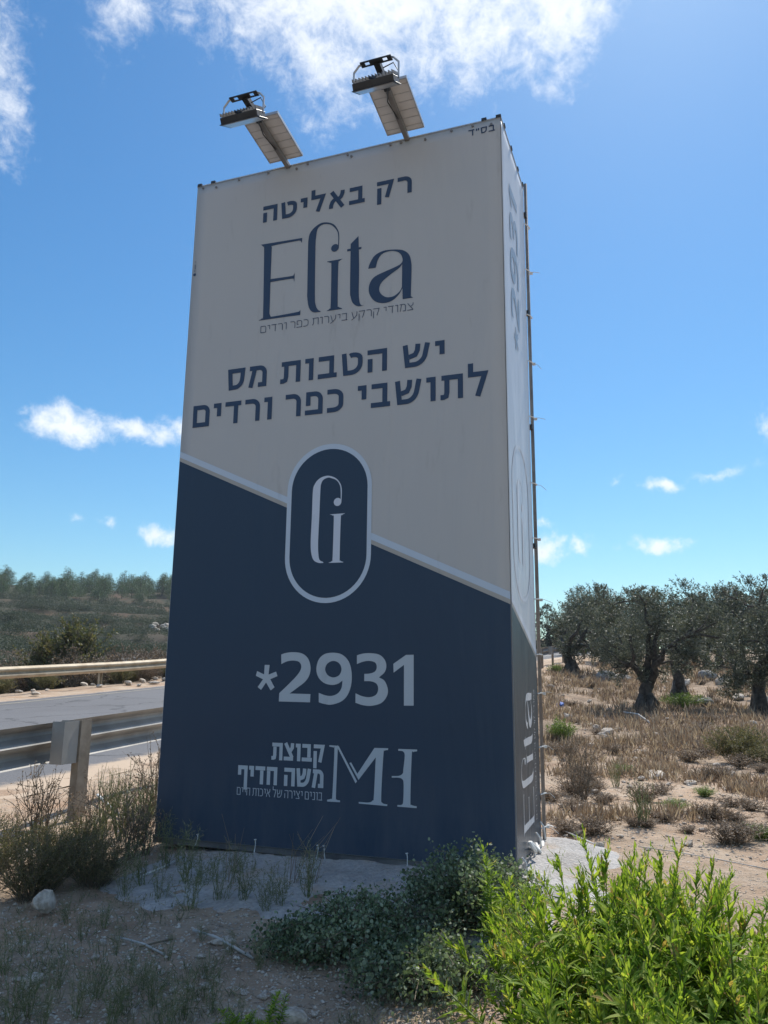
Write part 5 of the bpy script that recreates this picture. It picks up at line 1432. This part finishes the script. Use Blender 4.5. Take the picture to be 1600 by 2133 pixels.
for i, (px, py, k) in enumerate(WP):
    put('thin_weed', WE[i % 4], at(px, py), k, ('small' if k < .17 else 'taller' if k > .25 else 'medium') + ' thin weed ' + (
        'on the concrete apron near the left corner of the banner' if py < 1860 and px < 440 else 'standing in front of the banner on the apron' if py < 1905 and px > 400 else
        'at the left edge of the concrete apron' if py < 1905 else 'beside the pale boulder at lower left' if py < 1965 and px < 250 else
        'in the bare soil near the pale sticks' if py < 2045 and px > 150 else 'at the left photo edge on shaded soil' if px < 110 else 'on the gravel at the bottom of the photo'), 'weed', 'thin weeds in the shade of the pylon')
# dry arching grass in front of the banner
for j, (px, py) in enumerate(((600, 1850), (640, 1852), (470, 1850))):
    r_ = at(px, py); b = MB()
    for k in range(6):
        a = R.uniform(-.3, 1.0) if j < 2 else R.uniform(-.5, .5); L = R.uniform(.22, .38)
        b.tube([(k * .008, 0, -.02), (a * .06 + k * .01, R.uniform(-.02, .02), L * .6), (a * .22, R.uniform(-.03, .03), L)], [.0022, .0018, .0008], 3, False)
    o = b.build('dry_grass_tuft', M['l_dry'], None, loc=r_)
    tag(o, ('arching dry grass stalks in front of the middle of the banner', 'second tuft of arching dry grass, right of the other before the banner', 'short dry grass tuft before the left part of the banner')[j], 'grass')
# ground litter and short grass in the shade
rg = np.random.default_rng(32); gp = []; gs = []
for i in range(1500):
    p = at(R.uniform(-250, 1000), R.uniform(1850, 2200)); 
    if not free(p, .1): continue
    if noise.noise(Vector((p.x * 1.8, p.y * 1.8, 7))) < -.05: continue
    gp.append(tuple(p)); gs.append(R.uniform(.02, .075))
gp = np.array(gp); gs = np.array(gs); nb = 7
Pp = np.repeat(gp, nb, 0) + rg.normal(size=(len(gp) * nb, 3)) * np.array([.02, .02, 0])
Dd = unit(rg.normal(size=(len(Pp), 3)) * .6 + np.array([0, 0, .8])); LL = np.repeat(gs, nb) * rg.uniform(.5, 1.3, len(Pp))
V, F = leaf_quads(Pp, Dd, LL, .0035, rg)
tag(link('short_grass', npmesh('short_grass', V, F, M['l_weed'])), 'thin short grass and litter on the shaded ground in front', 'grass', kind='stuff')

fpts = pts_f = []; fs_ = []
pp_ = []
for i in range(7000):
    p = at(R.uniform(-250, 1150), R.uniform(1880, 2230))
    if not free(p, .05): continue
    s_ = R.choice((.003, .004, .005, .006, .009, .013)) * R.uniform(.8, 1.2)
    pp_.append((p.x, p.y, p.z + s_ * .1)); fs_.append(s_)
V, F = blob_field(len(pp_), pp_, fs_, 9)
tag(link('fine_gravel', npmesh('fine_gravel', V, F, bpy.data.materials['gravel_stone'])), 'fine gravel and chips on the shaded ground in front of the pylon', 'gravel', kind='stuff')
rg = np.random.default_rng(36)
Pl = np.array([tuple(at(R.uniform(-250, 1150), R.uniform(1860, 2220)) + Vector((0, 0, .004))) for i in range(2600)])
Dl = unit(rg.normal(size=(len(Pl), 3)) * np.array([1, 1, .12])); V, F = leaf_quads(Pl, Dl, rg.uniform(.012, .06, len(Pl)), .003, rg)
tag(link('straw_litter', npmesh('straw_litter', V, F, M['l_dry'])), 'broken straw and twigs littering the shaded soil', 'litter', kind='stuff')

# ---- round-leaved shrub in the middle
def round_shrub(seed, h, spread, stems, leaves):
    rg = np.random.default_rng(seed); b = MB(); f = Fol()
    for s_ in range(stems):
        a = rg.uniform(0, 6.28); sp = spread * rg.random() ** .5; hh = h * rg.uniform(.45, 1.0) * (1 - .55 * (sp / spread) ** 2.2)
        n = 6; p0 = Vector((cos(a) * sp * .3, sin(a) * sp * .3, -.03)); pts_ = []
        for i in range(n + 1):
            t = i / n; pts_.append(Vector((cos(a) * sp * (.3 + .7 * t), sin(a) * sp * (.3 + .7 * t), hh * sin(min(1.9, t * 1.9)) )) + Vector(rg.normal(size=3)) * .015)
        b.tube(pts_, [.004 * (1 - .7 * i / n) for i in range(n + 1)], 3, False)
        PP = np.array([tuple(v) for v in pts_]); t = rg.uniform(.15, 1, leaves); idx = np.minimum((t * n).astype(int), n - 1); fr = (t * n - idx)[:, None]
        P = PP[idx] * (1 - fr) + PP[idx + 1] * fr + rg.normal(size=(leaves, 3)) * .022
        D = unit(rg.normal(size=(leaves, 3)) + np.array([0, 0, .3]))
        # six-sided small leaves
        rv = rg.normal(size=(leaves, 3)); Sx = unit(np.cross(D, rv)); L = rg.uniform(.008, .020, leaves)[:, None]; Wd = L * .85
        V = np.stack([P, P + D * L * .3 + Sx * Wd * .5, P + D * L * .75 + Sx * Wd * .42, P + D * L, P + D * L * .75 - Sx * Wd * .42, P + D * L * .3 - Sx * Wd * .5], 1).reshape(-1, 3)
        f.add(V, np.arange(leaves * 6).reshape(leaves, 6))
    return b.mesh('round_stems', M['twig']), f.mesh('round_leaves', M['l_round'])
RS = [round_shrub(500 + i, 1.0, 1.0, 150, 62) for i in range(2)]
def rs(pair, p, kx, kz, lab):
    r_ = empty('round_leaved_shrub', p, R.uniform(0, 6.28), lab, 'shrub'); link('stems', pair[0], r_); link('foliage', pair[1], r_)
    return r_
def real_shrub(seed, p, h, spread, stems, leaves, lab):
    return rs(round_shrub(seed, h, spread, stems, leaves), p, 1, 1, lab)
for me in RS: pass
real_shrub(511, at(770, 1965), .21, .42, 130, 48, 'dark round-leaved shrub spreading in the shade before the pylon')
real_shrub(512, at(985, 1925), .34, .38, 190, 62, 'pale round-leaved shrub at the right corner of the pylon, catching the sun')
real_shrub(513, at(900, 2060), .17, .36, 130, 55, 'low round-leaved shrub in front of the two others, half in shade')
real_shrub(514, at(640, 1985), .13, .26, 80, 48, 'small dark round-leaved shrub at the left end of the row')

# ---- bright green shrub
def leafy_stem(seed, h=.6, leaves=56):
    rg = random.Random(seed); b = MB()
    lean = rg.uniform(-.16, .16), rg.uniform(-.16, .16)
    pt = lambda t: Vector((lean[0] * t * t + .01 * sin(t * 5 + seed), lean[1] * t * t, h * t))
    b.tube([pt(i / 6) for i in range(7)], [.0042 * (1 - .7 * i / 6) for i in range(7)], 4, False)
    ns = len(b.f)
    def leaf(p, d, L, Wd, dr):
        sx = d.cross(Vector((0, 0, 1)));
        sx = sx.normalized() if sx.length > .05 else Vector((1, 0, 0))
        sx = (sx + Vector((rg.gauss(0, .25), rg.gauss(0, .25), rg.gauss(0, .25)))).normalized()
        up = sx.cross(d).normalized()
        a = p + d * L * .32; c_ = p + d * L * .66 - Vector((0, 0, dr * L * .18)); e = p + d * L - Vector((0, 0, dr * L * .5))
        i = len(b.v)
        b.v += [tuple(p), tuple(a + sx * Wd * .5 + up * Wd * .18), tuple(a), tuple(a - sx * Wd * .5 + up * Wd * .18),
                tuple(c_ + sx * Wd * .36 + up * Wd * .12), tuple(c_), tuple(c_ - sx * Wd * .36 + up * Wd * .12), tuple(e)]
        b.f += [(i, i + 1, i + 2), (i, i + 2, i + 3), (i + 1, i + 4, i + 5, i + 2), (i + 2, i + 5, i + 6, i + 3), (i + 4, i + 7, i + 5), (i + 5, i + 7, i + 6)]
    for k in range(leaves):
        t = .16 + .84 * (k / leaves) ** .85
        a = k * 2.4 + rg.gauss(0, .3); el_ = radians(rg.uniform(12, 50) if t < .85 else rg.uniform(45, 78))
        d = Vector((cos(a) * cos(el_), sin(a) * cos(el_), sin(el_)))
        L = rg.uniform(.028, .068) * (.75 + .5 * sin(pi * min(1, t))) * (1 if t < .92 else .8)
        leaf(pt(t), d, L, L * rg.uniform(.20, .28), rg.uniform(.1, .7))
        if rg.random() < .22 and t > .4:      # short side shoots
            q = pt(t); e = q + d * .05
            for m_ in range(5):
                a2 = rg.uniform(0, 6.28); d2 = (d + Vector((cos(a2) * .5, sin(a2) * .5, .5))).normalized(); leaf(q + d * (.012 * m_), d2, L * .7, L * .15, .2)
    me = b.mesh('leafy_stem', M['l_bright']); me.materials.append(M['stem_g'])
    for i in range(ns): me.polygons[i].material_index = 1
    return me
LS = [leafy_stem(600 + i, .60 + .03 * (i % 3), 84 + 5 * (i % 4)) for i in range(8)]
def bright(cx, cy, rx, ry, n, hk, label, seed, ls=1.0):
    rr = random.Random(seed)
    root = empty('leafy_shrub', (cx, cy, ground(cx, cy)), 0, label, 'shrub')
    for i in range(n):
        a = rr.uniform(0, 6.28); q = rr.random() ** .55
        x, y = cos(a) * q * rx, sin(a) * q * ry
        o = bpy.data.objects.new('leafy_stem', LS[i % 8]); COL.objects.link(o); o.parent = root
        o.location = (x * .8, y * .8, ground(cx + x, cy + y) - ground(cx, cy) - .02)
        tilt = .50 * q ** 1.5 + rr.gauss(0, .13)
        k = hk * rr.uniform(.66, 1.10) * (1 - .20 * q * q)
        s0 = rr.uniform(.85, 1.2) * ls; o.scale = (s0, s0, k)
        ax = Vector((-sin(a), cos(a), 0)); o.rotation_euler = (Matrix.Rotation(tilt, 3, ax) @ Matrix.Rotation(rr.uniform(0, 6.28), 3, 'Z')).to_euler()
    return root
bright(.84, 2.52, .36, .50, 290, 1.02, 'vivid green leafy shrub in full sun filling the lower right corner', 1)
bright(.47, 2.25, .12, .2, 30, .40, 'small bright green offshoot at the bottom, left of the big leafy shrub', 2)
bright(-.08, 2.06, .12, .10, 12, .26, 'low yellow-green sprigs at the bottom edge below the round-leaved shrub', 3, .55)
bright(.46, 3.55, .10, .12, 9, .68, 'slender light green shoots standing against the navy banner', 4, .8)
bright(-.42, 3.02, .09, .08, 10, .26, 'small feathery green plant at the left foot of the dark shrub', 5, .45)

# ---- litter
def stick(name, pts_, r, mat, label, cat):
    q = [at(px, py) + Vector((0, 0, r * 1.2 + dz)) for px, py, dz in pts_]
    b = MB(); b.tube(q, r, 7); o = b.build(name, mat, None, True); return tag(o, label, cat)
stick('pale_stick', [(402, 1946, .01), (450, 1966, .02), (528, 2000, .0)], .006, M['pipe'], 'long pale stick lying in front of the flat concrete lump', 'stick')
stick('pale_stick', [(250, 1961, .01), (300, 1975, .01), (343, 1992, .0)], .005, M['pipe'], 'shorter pale stick lying on bare soil, left of the long one', 'stick')
stick('plastic_strip', [(290, 1836, .02), (335, 1822, .03), (384, 1792, .02)], .005, M['tie'], 'white plastic strip lying by the left corner of the apron', 'strip')
stick('plastic_strip', [(470, 1862, .01), (492, 1838, .015), (512, 1818, .01)], .004, M['tie'], 'white plastic strip on the grey apron before the banner', 'strip')
stick('pale_stick', [(320, 1850, .02), (350, 1868, .02), (378, 1880, .0)], .006, M['pipe'], 'broken pale stick at the front edge of the concrete apron', 'stick')
stick('pale_pipe', [(202, 1672, .05), (228, 1692, .03), (252, 1707, .01)], .012, M['tie'], 'white pipe lying in the weeds left of the pylon', 'pipe')
stick('loose_rope', [(1140, 1722, .01), (1190, 1745, .02), (1260, 1770, .0)], .005, M['tie'], 'white cord lying across the concrete apron right of the pylon', 'rope')
stick('loose_rope', [(1330, 1768, .01), (1400, 1778, .01), (1490, 1790, .0), (1600, 1812, .0)], .003, M['pipe'], 'long pale cord running over the dirt to the right photo edge', 'rope')
stick('fallen_branch', [(1300, 1495, .1), (1330, 1502, .12), (1360, 1512, .0)], .02, M['pipe'], 'bleached fallen branch at the foot of the big olive', 'branch')
stick('dark_branch', [(290, 1980, .01), (330, 1970, .01), (360, 1958, .0)], .004, M['twig'], 'dark twig lying beside the pale sticks', 'branch')
b = MB(); p = at(1168, 1472)
b.add([(-.09, 0, 0), (.08, .02, 0), (.10, .0, .09), (-.02, .03, .13), (-.10, .01, .07), (0, -.06, .05)], [(0, 5, 1), (1, 5, 2), (2, 5, 3), (3, 5, 4), (4, 5, 0), (0, 1, 2, 3, 4)])
tag(b.build('blue_bag', M['blue'], None, loc=p), 'scrap of blue plastic bag on the stones right of the pylon', 'litter')

# ------------------------------------------------------------------ air
b = MB(); b.box((0, 0, 22), (1060, 1060, 56))
ma = bpy.data.materials.new('haze'); ma.use_nodes = True; nt = ma.node_tree; nt.nodes.clear()
pv = N(nt, 'ShaderNodeVolumePrincipled'); pv.inputs['Color'].default_value = (.86, .92, 1, 1); pv.inputs['Density'].default_value = .00030; pv.inputs['Anisotropy'].default_value = .3
nt.links.new(pv.outputs[0], N(nt, 'ShaderNodeOutputMaterial').inputs['Volume'])
tag(b.build('haze', ma), 'thin summer haze over the whole scene', kind='stuff')
